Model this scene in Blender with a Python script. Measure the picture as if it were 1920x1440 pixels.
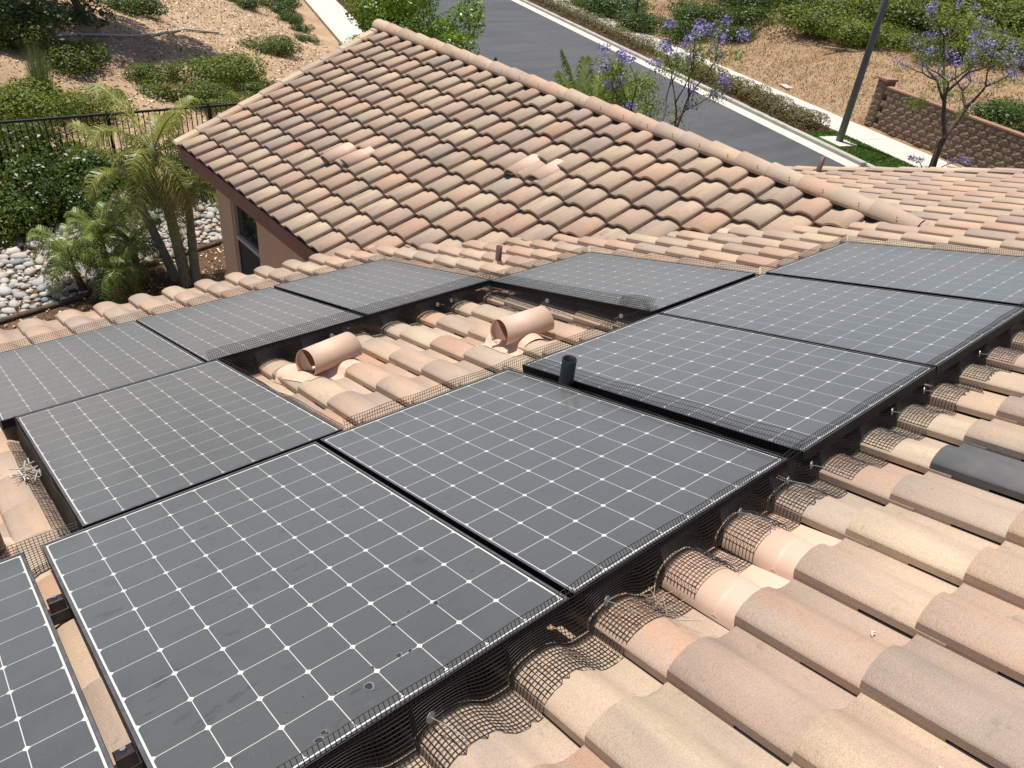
import bpy, math, random
import numpy as np
from mathutils import Matrix, Vector

for o in list(bpy.data.objects):
    bpy.data.objects.remove(o, do_unlink=True)
scene = bpy.context.scene
COL = scene.collection
R = math.radians

# ------------------------------------------------------------------ camera
cam_d = bpy.data.cameras.new('camera')
cam = bpy.data.objects.new('camera', cam_d)
COL.objects.link(cam)
CX = Vector((0.7666224, -0.6356619, 0.0906867))
CY = Vector((0.3012834, 0.4808287, 0.8234270))
CZ = Vector((-0.5670260, -0.6039352, 0.5601284))
CP = Vector((-0.0858, -2.3752, 2.0959))
cam.matrix_world = Matrix(((CX.x, CY.x, CZ.x, CP.x), (CX.y, CY.y, CZ.y, CP.y), (CX.z, CY.z, CZ.z, CP.z), (0, 0, 0, 1)))
cam_d.sensor_width = 36.0
cam_d.lens = 26.94
cam_d.clip_start = 0.05
cam_d.clip_end = 3000
scene.camera = cam

# ------------------------------------------------------------------ world and sun
SUN_EL, SUN_AZ = R(76), R(-2)      # azimuth measured from +Y towards +X
world = bpy.data.worlds.new('World')
scene.world = world
world.use_nodes = True
wn = world.node_tree
bg = wn.nodes['Background']
sky = wn.nodes.new('ShaderNodeTexSky')
sky.sky_type = 'NISHITA'
sky.sun_disc = False
sky.sun_elevation = SUN_EL
sky.sun_rotation = SUN_AZ
sky.air_density = 1.0
sky.dust_density = 1.6
sky.ozone_density = 1.0
wn.links.new(sky.outputs[0], bg.inputs[0])
bg.inputs[1].default_value = 0.085
sun_d = bpy.data.lights.new('sun', 'SUN')
sun_d.energy = 5.0
sun_d.angle = R(0.53)
sun_d.color = (1.0, 0.955, 0.88)
sun = bpy.data.objects.new('sun', sun_d)
COL.objects.link(sun)
sdir = Vector((math.sin(SUN_AZ) * math.cos(SUN_EL), math.cos(SUN_AZ) * math.cos(SUN_EL), math.sin(SUN_EL)))
sun.rotation_euler = sdir.to_track_quat('Z', 'Y').to_euler()
sun.location = (0, 0, 30)
scene.view_settings.view_transform = 'Standard'
scene.view_settings.look = 'None'
scene.view_settings.exposure = 0.34
scene.view_settings.gamma = 1.0
scene.view_settings.use_curve_mapping = False
scene.render.resolution_x = 1024
scene.render.resolution_y = 768

# ------------------------------------------------------------------ helpers
rnd = random.Random(7)
def lin(c):
    c = c / 255.0
    return c / 12.92 if c <= 0.04045 else ((c + 0.055) / 1.055) ** 2.4
def S(r, g, b, k=1.0):
    return (lin(r) * k, lin(g) * k, lin(b) * k, 1.0)
def tag(o, label=None, cat=None, group=None, kind=None):
    if label: o['label'] = label
    if cat: o['category'] = cat
    if group: o['group'] = group
    if kind: o['kind'] = kind
    return o
def mesh(name, verts, faces, mats=None, smooth=False):
    me = bpy.data.meshes.new(name)
    me.from_pydata([tuple(v) for v in verts], [], [tuple(f) for f in faces])
    if mats is not None:
        for m in (mats if isinstance(mats, (list, tuple)) else [mats]): me.materials.append(m)
    if smooth: me.shade_smooth()
    me.update()
    return me
def npmesh(name, V, F, mat, tint=None, smooth=False):
    """fast mesh from numpy arrays; F is (n, k) with k fixed; tint is a value for each vertex"""
    V = np.asarray(V, dtype=np.float32); F = np.asarray(F, dtype=np.int32)
    n, k = F.shape
    me = bpy.data.meshes.new(name)
    me.vertices.add(len(V)); me.vertices.foreach_set('co', V.ravel())
    me.loops.add(n * k); me.loops.foreach_set('vertex_index', F.ravel())
    me.polygons.add(n); me.polygons.foreach_set('loop_start', np.arange(0, n * k, k, dtype=np.int32))
    me.materials.append(mat)
    if tint is not None:
        a = me.attributes.new('tint', 'FLOAT', 'POINT')
        a.data.foreach_set('value', np.asarray(tint, dtype=np.float32))
    me.update(calc_edges=True)
    if smooth: me.shade_smooth()
    return me
def ob(name, me, parent=None, mat4=None):
    o = bpy.data.objects.new(name, me)
    COL.objects.link(o)
    if parent is not None: o.parent = parent
    if mat4 is not None: o.matrix_basis = mat4
    return o
def empty(name, mat4):
    o = bpy.data.objects.new(name, None)
    o.empty_display_size = 0.2
    COL.objects.link(o)
    o.matrix_basis = mat4
    return o
def wpar(o, parent):
    """parent that keeps the child's coordinates as world coordinates (parent is top level)"""
    o.parent = parent
    o.matrix_parent_inverse = parent.matrix_basis.inverted()
    return o
def box(x0, x1, y0, y1, z0, z1):
    v = [(x0, y0, z0), (x1, y0, z0), (x1, y1, z0), (x0, y1, z0), (x0, y0, z1), (x1, y0, z1), (x1, y1, z1), (x0, y1, z1)]
    f = [(3, 2, 1, 0), (4, 5, 6, 7), (0, 1, 5, 4), (1, 2, 6, 5), (2, 3, 7, 6), (3, 0, 4, 7)]
    return v, f
class MB:
    def __init__(s): s.v = []; s.f = []
    def add(s, v, f):
        n = len(s.v); s.v += [tuple(p) for p in v]; s.f += [tuple(i + n for i in q) for q in f]; return s
    def box(s, *a): return s.add(*box(*a))
    def bevbox(s, x0, x1, y0, y1, z0, z1, b):
        """box whose top edges are chamfered"""
        v = [(x0, y0, z0), (x1, y0, z0), (x1, y1, z0), (x0, y1, z0), (x0, y0, z1 - b), (x1, y0, z1 - b), (x1, y1, z1 - b), (x0, y1, z1 - b),
             (x0 + b, y0 + b, z1), (x1 - b, y0 + b, z1), (x1 - b, y1 - b, z1), (x0 + b, y1 - b, z1)]
        f = [(3, 2, 1, 0), (8, 9, 10, 11)]
        for i in range(4):
            j = (i + 1) % 4
            f += [(i, j, 4 + j, 4 + i), (4 + i, 4 + j, 8 + j, 8 + i)]
        return s.add(v, f)
    def tube(s, pts, rad, n=8, cap=True):
        pts = [Vector(p) for p in pts]
        if not isinstance(rad, (list, tuple)): rad = [rad] * len(pts)
        rings = []; prev = None
        for i, p in enumerate(pts):
            d = (pts[min(i + 1, len(pts) - 1)] - pts[max(i - 1, 0)]).normalized()
            if prev is None:
                e = d.orthogonal().normalized()
            else:
                e = (prev - d * prev.dot(d)).normalized()
            prev = e
            g = d.cross(e)
            rings.append([p + (e * math.cos(2 * math.pi * k / n) + g * math.sin(2 * math.pi * k / n)) * rad[i] for k in range(n)])
        v = [q for r in rings for q in r]; f = []
        for i in range(len(pts) - 1):
            for k in range(n):
                k2 = (k + 1) % n
                f.append((i * n + k, i * n + k2, (i + 1) * n + k2, (i + 1) * n + k))
        if cap:
            f.append(tuple(range(n - 1, -1, -1))); f.append(tuple((len(pts) - 1) * n + k for k in range(n)))
        return s.add(v, f)
    def obj(s, name, mat, parent=None, mat4=None, smooth=False):
        return ob(name, mesh(name, s.v, s.f, mat, smooth), parent, mat4)

# ------------------------------------------------------------------ materials
def nodes(name):
    m = bpy.data.materials.new(name); m.use_nodes = True
    nt = m.node_tree
    return m, nt, nt.nodes['Principled BSDF']
def N(nt, t, **kw):
    n = nt.nodes.new(t)
    for k, v in kw.items(): setattr(n, k, v)
    return n
def ramp(nt, fac, stops, interp='LINEAR'):
    r = N(nt, 'ShaderNodeValToRGB'); r.color_ramp.interpolation = interp
    el = r.color_ramp.elements
    while len(el) < len(stops): el.new(0.5)
    for e, (p, c) in zip(el, stops): e.position = p; e.color = c if len(c) == 4 else (*c, 1)
    nt.links.new(fac, r.inputs[0]); return r.outputs[0]
def noise(nt, vec, scale, detail=4, rough=0.55):
    n = N(nt, 'ShaderNodeTexNoise'); n.inputs['Scale'].default_value = scale; n.inputs['Detail'].default_value = detail
    n.inputs['Roughness'].default_value = rough
    if vec is not None: nt.links.new(vec, n.inputs['Vector'])
    return n.outputs['Fac']
def mixc(nt, fac, a, b, mode='MIX'):
    n = N(nt, 'ShaderNodeMix', data_type='RGBA', blend_type=mode)
    for sock, val in ((n.inputs[0], fac), (n.inputs[6], a), (n.inputs[7], b)):
        if hasattr(val, 'is_output') or hasattr(val, 'links'): nt.links.new(val, sock)
        else: sock.default_value = val
    return n.outputs[2]
def mathn(nt, op, a, b=None, c=None, clamp=False):
    n = N(nt, 'ShaderNodeMath', operation=op); n.use_clamp = clamp
    for i, val in enumerate((a, b, c)):
        if val is None: continue
        if hasattr(val, 'links'): nt.links.new(val, n.inputs[i])
        else: n.inputs[i].default_value = val
    return n.outputs[0]
def bumpn(nt, bsdf, h, strength, dist=0.01):
    b = N(nt, 'ShaderNodeBump'); b.inputs['Strength'].default_value = strength; b.inputs['Distance'].default_value = dist
    nt.links.new(h, b.inputs['Height']); nt.links.new(b.outputs[0], bsdf.inputs['Normal'])
def objco(nt): return N(nt, 'ShaderNodeTexCoord').outputs['Object']
def worldco(nt): return N(nt, 'ShaderNodeNewGeometry').outputs['Position']
def mat_plain(name, c1, c2=None, scale=8.0, rough=0.7, bump=0.0, bscale=60.0, metal=0.0, spec=0.5, world_space=False, bdist=0.004):
    m, nt, b = nodes(name)
    co = worldco(nt) if world_space else objco(nt)
    if c2 is None: c2 = tuple(x * 0.8 for x in c1[:3]) + (1,)
    f = noise(nt, co, scale, 5)
    c = ramp(nt, f, [(0.3, c1), (0.7, c2)])
    nt.links.new(c, b.inputs['Base Color'])
    b.inputs['Roughness'].default_value = rough; b.inputs['Metallic'].default_value = metal
    b.inputs['Specular IOR Level'].default_value = spec
    if bump: bumpn(nt, b, noise(nt, co, bscale, 4), bump, bdist)
    return m
def mat_leaf(name, dark, light, rough=0.55, trans=0.3, dry=None, green=True):
    m, nt, b = nodes(name)
    a = N(nt, 'ShaderNodeAttribute', attribute_name='tint')
    stops = [(0.0, dark), (0.75, light)]
    if dry: stops = [(0.0, dark), (0.7, light), (0.92, light), (1.0, dry)]
    c = ramp(nt, a.outputs['Fac'], stops)
    nt.links.new(c, b.inputs['Base Color']); b.inputs['Roughness'].default_value = rough
    b.inputs['Specular IOR Level'].default_value = 0.35
    t = N(nt, 'ShaderNodeBsdfTranslucent')
    nt.links.new(mixc(nt, 0.35 if green else 0.0, c, (0.25, 0.35, 0.03, 1)), t.inputs[0])
    mx = N(nt, 'ShaderNodeMixShader'); mx.inputs[0].default_value = trans
    nt.links.new(b.outputs[0], mx.inputs[1]); nt.links.new(t.outputs[0], mx.inputs[2])
    nt.links.new(mx.outputs[0], nt.nodes['Material Output'].inputs[0])
    return m

def mat_tile(name, stops, streak=True):
    """concrete roof tile: the blend differs from tile to tile, with soft streaks along the barrel"""
    m, nt, b = nodes(name)
    a = N(nt, 'ShaderNodeAttribute', attribute_name='tint')
    oi = N(nt, 'ShaderNodeObjectInfo')
    f = mathn(nt, 'FRACT', mathn(nt, 'ADD', a.outputs['Fac'], oi.outputs['Random']))
    base = mixc(nt, 0.40, ramp(nt, f, stops), S(190, 172, 157, 0.78))
    co = objco(nt)
    mp = N(nt, 'ShaderNodeMapping'); nt.links.new(co, mp.inputs['Vector'])
    mp.inputs['Scale'].default_value = (7.0, 1.6, 3.0)
    off = N(nt, 'ShaderNodeCombineXYZ')
    nt.links.new(mathn(nt, 'MULTIPLY', f, 91.0), off.inputs[0]); nt.links.new(mathn(nt, 'MULTIPLY', f, 37.0), off.inputs[1])
    nt.links.new(off.outputs[0], mp.inputs['Location'])
    st = noise(nt, mp.outputs[0], 1.3, 3, 0.5)
    f2 = mathn(nt, 'FRACT', mathn(nt, 'MULTIPLY', f, 7.3))
    second = ramp(nt, f2, [(0.0, S(204, 160, 132, 0.8)), (0.25, S(164, 150, 140, 0.78)), (0.5, S(206, 188, 160, 0.82)), (0.75, S(206, 168, 142, 0.8)), (1.0, S(174, 158, 146, 0.78))])
    amt = ramp(nt, st, [(0.38, (0, 0, 0, 1)), (0.60, (0.75, 0.75, 0.75, 1))])
    c = mixc(nt, amt, base, second)
    sp = noise(nt, co, 240.0, 3, 0.7)
    c = mixc(nt, 1.0, c, ramp(nt, sp, [(0.28, (0.72, 0.71, 0.70, 1)), (0.5, (1, 1, 1, 1)), (0.75, (1.16, 1.15, 1.13, 1))]), 'MULTIPLY')
    big = noise(nt, worldco(nt), 2.2, 4, 0.6)
    c = mixc(nt, 1.0, c, ramp(nt, big, [(0.3, (0.88, 0.87, 0.86, 1)), (0.65, (1.04, 1.03, 1.02, 1))]), 'MULTIPLY')
    # dark pits and grime specks
    vo = N(nt, 'ShaderNodeTexVoronoi'); vo.inputs['Scale'].default_value = 16.0; nt.links.new(mp.outputs[0], vo.inputs['Vector'])
    pit = ramp(nt, vo.outputs['Distance'], [(0.02, (0.45, 0.42, 0.4, 1)), (0.06, (1, 1, 1, 1))])
    c = mixc(nt, 0.7, c, mixc(nt, 1.0, c, pit, 'MULTIPLY'))
    li = noise(nt, worldco(nt), 11.0, 6, 0.75)
    c = mixc(nt, ramp(nt, li, [(0.60, (0, 0, 0, 1)), (0.70, (0.45, 0.45, 0.45, 1))]), c, S(120, 108, 98, 0.8))
    run = noise(nt, mp.outputs[0], 4.0, 5, 0.7)
    c = mixc(nt, ramp(nt, run, [(0.55, (0, 0, 0, 1)), (0.75, (0.30, 0.30, 0.30, 1))]), c, S(150, 130, 116, 0.8))
    nt.links.new(c, b.inputs['Base Color'])
    b.inputs['Roughness'].default_value = 0.9; b.inputs['Specular IOR Level'].default_value = 0.25
    h = mathn(nt, 'ADD', sp, mathn(nt, 'MULTIPLY', noise(nt, co, 60.0, 3), 0.8))
    bumpn(nt, b, h, 0.45, 0.003)
    return m
K = 0.78
TILE_STOPS = [(0.0, S(196, 168, 146, K)), (0.14, S(182, 161, 144, K)), (0.26, S(200, 178, 150, K)), (0.38, S(199, 165, 140, K)), (0.5, S(174, 155, 140, K)),
              (0.62, S(194, 170, 147, K)), (0.74, S(200, 175, 149, K)), (0.86, S(184, 161, 143, K)), (1.0, S(196, 168, 146, K))]
M_tile = mat_tile('roof_tile_concrete', TILE_STOPS)
M_tile_dark = mat_plain('slate_grey_tile', S(96, 98, 100, 0.6), S(122, 120, 118, 0.6), 9, 0.9, 0.5, 220)
M_pinkmetal = mat_plain('painted_vent_metal', S(228, 194, 172, 0.76), S(216, 180, 156, 0.74), 5, 0.62, 0.08, 60)
M_mortar = mat_plain('pink_mortar', S(205, 170, 165, 0.68), S(190, 150, 145, 0.65), 20, 0.95, 0.6, 60)
M_felt = mat_plain('black_roof_felt', S(38, 36, 36, 1), S(28, 27, 27, 1), 6, 0.95)
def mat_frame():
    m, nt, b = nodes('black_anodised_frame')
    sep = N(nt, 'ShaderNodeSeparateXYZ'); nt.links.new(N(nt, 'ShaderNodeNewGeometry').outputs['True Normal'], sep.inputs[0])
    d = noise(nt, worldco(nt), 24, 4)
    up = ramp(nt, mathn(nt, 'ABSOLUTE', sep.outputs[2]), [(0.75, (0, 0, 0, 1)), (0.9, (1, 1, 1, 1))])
    c = mixc(nt, mathn(nt, 'MULTIPLY', up, ramp(nt, d, [(0.3, (.5, .5, .5, 1)), (.7, (1, 1, 1, 1))])), (0.008, 0.008, 0.010, 1), (0.095, 0.096, 0.105, 1))   # sky reflection on the frame lips painted in as mottled pale grey
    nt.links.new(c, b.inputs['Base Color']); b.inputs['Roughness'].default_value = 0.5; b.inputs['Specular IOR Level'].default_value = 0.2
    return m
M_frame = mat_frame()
M_wire = mat_plain('black_coated_wire', S(34, 31, 30, 1), S(26, 24, 24, 1), 20, 0.5)
M_galv = mat_plain('galvanised_steel', S(190, 194, 198, 0.8), S(160, 164, 168, 0.8), 30, 0.4, metal=0.7)
M_rail = mat_plain('dark_rail_metal', S(70, 68, 66, 1), S(48, 46, 46, 1), 30, 0.35, metal=0.6)
M_abs = mat_plain('black_plastic_pipe', S(20, 23, 26, 1), S(15, 17, 20, 1), 12, 0.35)
M_brownpipe = mat_plain('brown_painted_pipe', S(110, 84, 74, 0.8), S(92, 68, 60, 0.8), 10, 0.5)
M_fascia = mat_plain('red_brown_fascia', S(146, 108, 94, 1.0), S(132, 96, 82, 1.0), 4, 0.75, 0.1, 40)
M_stucco = mat_plain('tan_stucco', S(222, 192, 160, 0.92), S(214, 182, 150, 0.92), 3, 0.95, 0.5, 130)
M_winframe = mat_plain('white_vinyl_frame', S(214, 206, 196, 0.85), S(200, 192, 184, 0.85), 6, 0.5)
M_glass, _nt, _b = nodes('dark_window_glass')
_b.inputs['Base Color'].default_value = (0.012, 0.02, 0.022, 1); _b.inputs['Roughness'].default_value = 0.02; _b.inputs['Specular IOR Level'].default_value = 0.9
M_screen = mat_plain('insect_screen', S(62, 64, 66, 1), S(50, 52, 54, 1), 300, 0.8)

def mat_cell(name, glass_base, dustc):
    m, nt, b = nodes(name)
    pos = worldco(nt)
    big = noise(nt, pos, 1.1, 5, 0.6)
    fine = noise(nt, pos, 130.0, 3, 0.7)
    med = noise(nt, pos, 9.0, 5, 0.65)
    dust = mathn(nt, 'ADD', mathn(nt, 'MULTIPLY', big, 0.5), mathn(nt, 'MULTIPLY', med, 0.35))
    dust = mathn(nt, 'ADD', dust, mathn(nt, 'MULTIPLY', fine, 0.34))
    # rubbed streaks and dried drops
    mp = N(nt, 'ShaderNodeMapping'); nt.links.new(pos, mp.inputs['Vector']); mp.inputs['Scale'].default_value = (9.0, 26.0, 9.0); mp.inputs['Rotation'].default_value = (0.3, 0, 0.7)
    rub = noise(nt, mp.outputs[0], 1.2, 5, 0.7)
    where = noise(nt, pos, 2.6, 2, 0.5)
    rubm = mathn(nt, 'MULTIPLY', ramp(nt, rub, [(0.58, (0, 0, 0, 1)), (0.66, (1, 1, 1, 1))]), ramp(nt, where, [(0.50, (0, 0, 0, 1)), (0.60, (1, 1, 1, 1))]))
    vo = N(nt, 'ShaderNodeTexVoronoi'); vo.inputs['Scale'].default_value = 9.0; vo.inputs['Randomness'].default_value = 1.0; nt.links.new(pos, vo.inputs['Vector'])
    drop = mathn(nt, 'MULTIPLY', ramp(nt, vo.outputs['Distance'], [(0.05, (1, 1, 1, 1)), (0.065, (0, 0, 0, 1))]), ramp(nt, N(nt, 'ShaderNodeSeparateColor').outputs[0] if False else where, [(0.5, (0, 0, 0, 1)), (0.56, (1, 1, 1, 1))]))
    clean = mathn(nt, 'MAXIMUM', rubm, drop)
    dfac = mathn(nt, 'MULTIPLY', ramp(nt, dust, [(0.36, (0.42, 0.42, 0.42, 1)), (0.62, (0.95, 0.95, 0.95, 1)), (0.75, (1, 1, 1, 1))]), mathn(nt, 'SUBTRACT', 1.0, mathn(nt, 'MULTIPLY', clean, 0.6)))
    c = mixc(nt, dfac, glass_base, dustc)
    v2 = N(nt, 'ShaderNodeTexVoronoi'); v2.inputs['Scale'].default_value = 30.0; nt.links.new(pos, v2.inputs['Vector'])
    c = mixc(nt, ramp(nt, v2.outputs['Distance'], [(0.030, (0.55, 0.55, 0.55, 1)), (0.045, (0, 0, 0, 1))]), c, (0.26, 0.25, 0.23, 1))   # grit and pollen specks
    nt.links.new(c, b.inputs['Base Color'])
    b.inputs['Roughness'].default_value = 0.22
    b.inputs['Specular IOR Level'].default_value = 0.65
    b.inputs['Sheen Weight'].default_value = 1.0
    b.inputs['Sheen Roughness'].default_value = 0.44
    b.inputs['Sheen Tint'].default_value = (1.0, 0.98, 0.92, 1)
    bumpn(nt, b, fine, 0.06, 0.002)
    return m
M_cell = mat_cell('dusty_solar_cell', (0.020, 0.0205, 0.0215, 1), (0.064, 0.065, 0.061, 1))
M_back = mat_cell('white_backsheet', (0.44, 0.44, 0.42, 1), (0.52, 0.51, 0.48, 1))
M_concrete = mat_plain('pale_concrete', S(222, 216, 204, 0.74), S(206, 200, 188, 0.74), 1.2, 0.92, 0.3, 60, world_space=True)
M_curb = mat_plain('weathered_curb_concrete', S(205, 200, 190, 0.7), S(176, 172, 164, 0.7), 1.6, 0.92, 0.3, 60, world_space=True)

def mat_asphalt():
    m, nt, b = nodes('asphalt'); pos = worldco(nt)
    mp = N(nt, 'ShaderNodeMapping'); nt.links.new(pos, mp.inputs['Vector']); mp.inputs['Rotation'].default_value = (0, 0, R(-71)); mp.inputs['Scale'].default_value = (0.10, 0.9, 1)
    band = noise(nt, mp.outputs[0], 1.0, 4, 0.5)
    c = ramp(nt, band, [(0.3, S(86, 88, 92, 0.52)), (0.5, S(104, 105, 108, 0.52)), (0.72, S(94, 95, 98, 0.52))])
    sp = noise(nt, pos, 30, 4, 0.8)
    c = mixc(nt, 1.0, c, ramp(nt, sp, [(0.3, (0.82, 0.82, 0.82, 1)), (0.7, (1.14, 1.14, 1.14, 1))]), 'MULTIPLY')
    pat = noise(nt, pos, 0.35, 5, 0.6)
    c = mixc(nt, 1.0, c, ramp(nt, pat, [(0.35, (0.86, 0.86, 0.87, 1)), (0.6, (1.06, 1.06, 1.05, 1))]), 'MULTIPLY')
    vo = N(nt, 'ShaderNodeTexVoronoi', feature='DISTANCE_TO_EDGE'); vo.inputs['Scale'].default_value = 0.22
    wv = N(nt, 'ShaderNodeVectorMath', operation='ADD'); nt.links.new(pos, wv.inputs[0])
    nz = N(nt, 'ShaderNodeTexNoise'); nz.inputs['Scale'].default_value = 0.8; nz.inputs['Detail'].default_value = 5; nt.links.new(pos, nz.inputs['Vector']); nt.links.new(nz.outputs['Color'], wv.inputs[1])
    nt.links.new(wv.outputs[0], vo.inputs['Vector'])
    c = mixc(nt, ramp(nt, vo.outputs['Distance'], [(0.004, (0.55, 0.55, 0.55, 1)), (0.009, (0, 0, 0, 1))]), c, (0.05, 0.05, 0.05, 1))
    nt.links.new(c, b.inputs['Base Color']); b.inputs['Roughness'].default_value = 0.92
    bumpn(nt, b, noise(nt, pos, 90, 3), 0.4, 0.004)
    return m
M_asphalt = mat_asphalt()
def mat_ground():
    m, nt, b = nodes('hillside_soil'); pos = worldco(nt)
    a = N(nt, 'ShaderNodeAttribute', attribute_name='tint')
    n1 = noise(nt, pos, 0.5, 6, 0.65); n2 = noise(nt, pos, 7.0, 5, 0.7); n3 = noise(nt, pos, 34.0, 3, 0.7)
    dirt = ramp(nt, n1, [(0.3, S(178, 148, 118, 0.68)), (0.5, S(196, 166, 134, 0.70)), (0.7, S(210, 180, 148, 0.73))])
    straw = ramp(nt, n1, [(0.3, S(150, 118, 88, 0.60)), (0.45, S(194, 164, 128, 0.63)), (0.7, S(166, 132, 100, 0.60))])
    bed = ramp(nt, n2, [(0.3, S(86, 66, 52, 0.7)), (0.7, S(128, 100, 78, 0.7))])
    c = mixc(nt, ramp(nt, a.outputs['Fac'], [(0.45, (0, 0, 0, 1)), (0.55, (1, 1, 1, 1))]), dirt, straw)
    c = mixc(nt, ramp(nt, a.outputs['Fac'], [(-0.2 + 0.2, (1, 1, 1, 1)), (0.12, (0, 0, 0, 1))]), c, bed)
    c = mixc(nt, 1.0, c, ramp(nt, n2, [(0.25, (0.72, 0.70, 0.68, 1)), (0.5, (1, 1, 1, 1)), (0.75, (1.12, 1.11, 1.1, 1))]), 'MULTIPLY')
    c = mixc(nt, 1.0, c, ramp(nt, n3, [(0.28, (0.8, 0.78, 0.76, 1)), (0.48, (1, 1, 1, 1)), (0.74, (1.2, 1.18, 1.14, 1))]), 'MULTIPLY')
    nt.links.new(c, b.inputs['Base Color']); b.inputs['Roughness'].default_value = 0.95; b.inputs['Specular IOR Level'].default_value = 0.2
    bumpn(nt, b, mathn(nt, 'ADD', n2, n3), 0.7, 0.05)
    return m
M_ground = mat_ground()
M_rock = None
def mat_rock():
    m, nt, b = nodes('river_cobble')
    a = N(nt, 'ShaderNodeAttribute', attribute_name='tint'); oi = N(nt, 'ShaderNodeObjectInfo')
    f = mathn(nt, 'FRACT', mathn(nt, 'ADD', a.outputs['Fac'], oi.outputs['Random']))
    c = ramp(nt, f, [(0, S(216, 212, 204, .68)), (.2, S(170, 170, 168, .64)), (.4, S(224, 216, 202, .68)), (.55, S(150, 156, 160, .64)), (.7, S(206, 198, 188, .68)), (.85, S(204, 182, 164, .64)), (1, S(216, 212, 204, .68))])
    n = noise(nt, objco(nt), 6, 5)
    c = mixc(nt, 1.0, c, ramp(nt, n, [(0.3, (.75, .75, .75, 1)), (.7, (1.12, 1.12, 1.1, 1))]), 'MULTIPLY')
    nt.links.new(c, b.inputs['Base Color']); b.inputs['Roughness'].default_value = 0.75
    return m
M_rock = mat_rock()
M_iron = mat_plain('black_iron', S(34, 32, 34, 1), S(26, 25, 27, 1), 10, 0.45)
M_pole = mat_plain('painted_grey_pole', S(112, 118, 118, 0.7), S(92, 98, 98, 0.7), 3, 0.55)
M_block = mat_plain('split_face_block', S(164, 138, 116, 0.66), S(132, 108, 90, 0.66), 5, 0.95, 0.9, 22, bdist=0.02)
M_cap = mat_plain('wall_cap_block', S(190, 142, 118, 0.64), S(172, 126, 104, 0.64), 5, 0.95, 0.3, 60)
M_bark = mat_plain('grey_bark', S(118, 100, 86, 0.6), S(84, 70, 60, 0.6), 9, 0.95, 0.8, 30, bdist=0.02)
M_palmtrunk = mat_plain('palm_trunk', S(140, 146, 134, 0.8), S(108, 116, 104, 0.8), 14, 0.85, 0.5, 30)
M_pvc = mat_plain('white_irrigation_pipe', S(206, 196, 186, 0.8), S(180, 172, 164, 0.8), 6, 0.6)
M_board = mat_plain('weathered_board', S(198, 176, 150, 0.7), S(172, 152, 130, 0.7), 6, 0.9)
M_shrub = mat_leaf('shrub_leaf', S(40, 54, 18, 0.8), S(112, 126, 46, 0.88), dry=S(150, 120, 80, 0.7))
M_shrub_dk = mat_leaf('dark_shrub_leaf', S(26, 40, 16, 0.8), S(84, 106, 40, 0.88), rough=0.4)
M_shrub_lt = mat_leaf('yellow_green_shrub_leaf', S(56, 72, 16, 0.8), S(126, 140, 44, 0.88), dry=S(140, 120, 80, 0.7))
M_brownhedge = mat_leaf('brown_green_hedge_leaf', S(84, 80, 48, 0.8), S(136, 124, 76, 0.8), dry=S(140, 100, 66, 0.75), green=False)
M_tree = mat_leaf('glossy_tree_leaf', S(40, 66, 14, 0.85), S(140, 172, 56, 0.95), rough=0.35)
M_fern = mat_leaf('ferny_leaf', S(70, 100, 34, 0.85), S(140, 160, 70, 0.9))
M_flower = mat_leaf('purple_flower', S(122, 110, 172, 0.85), S(178, 166, 214, 0.9), trans=0.25, green=False)
M_palm = mat_leaf('palm_leaflet', S(66, 84, 30, 0.88), S(164, 164, 84, 0.92), rough=0.4, dry=S(198, 176, 130, 0.8))
M_pygmy = mat_leaf('pygmy_palm_leaflet', S(58, 82, 34, 0.85), S(150, 164, 86, 0.92), rough=0.4)
M_lawn = mat_leaf('lawn_grass', S(64, 92, 30, 0.9), S(112, 142, 62, 0.9), trans=0.2)
M_straw = mat_leaf('dry_grass', S(156, 126, 94, 0.66), S(204, 176, 140, 0.70), trans=0.15, dry=S(120, 96, 66, 0.7), green=False)
M_litter = mat_leaf('leaf_litter', S(140, 112, 86, 0.75), S(240, 218, 188, 0.85), trans=0.0, green=False)
M_debris = mat_plain('pale_debris', S(222, 214, 204, 0.8), S(180, 166, 150, 0.8), 30, 0.9)
M_wispy = mat_leaf('wispy_stem', S(96, 106, 70, 0.8), S(140, 144, 108, 0.85))
# ------------------------------------------------------------------ terrain
EX, EY = 0.325, 0.946          # along the street
PX, PY = 0.946, -0.325         # across the street
def sst(a, b, x):
    t = np.clip((x - a) / (b - a), 0, 1); return t * t * (3 - 2 * t)
def gz(x, y):
    x = np.asarray(x, dtype=float); y = np.asarray(y, dtype=float)
    p = x * PX + y * PY
    pad = np.where(p < 6.6, -4.2 - 0.82 * sst(3.0, 6.5, p), -5.02)
    hill = -5.02 + 0.27 * np.clip(6.5 - p, 0, 26)
    base = np.where(p < 6.6, pad + (hill - pad) * sst(14.6, 25, y), -5.02)
    right = -4.87 + 0.24 * np.clip(p - 24.1, 0, 40)
    return np.where(p > 24.1, right, base)
def pq2xy(p, q): return (p * PX + q * EX, p * PY + q * EY)
def bumps(x, y):
    return 0.05 * np.sin(1.3 * x + 0.7 * y) * np.sin(0.9 * y - 0.5 * x) + 0.03 * np.sin(3.1 * x + 1.0) * np.sin(2.7 * y)
def gzb(x, y):
    p = np.asarray(x) * PX + np.asarray(y) * PY
    w = np.where(p < 6.6, sst(14.5, 17, np.asarray(y)) * sst(6.4, 5.4, p) if False else sst(14.5, 17, np.asarray(y)) * (1 - sst(5.4, 6.4, p)), np.where(p > 24.1, sst(24.6, 26.5, p), 0))
    return gz(x, y) + bumps(x, y) * w
xs = np.concatenate([[-900, -400, -150, -60], np.arange(-30, -4, 2.0), np.arange(-4, 46, 0.4), np.arange(46, 80, 2.0), [90, 120, 200, 450, 900]])
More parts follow.
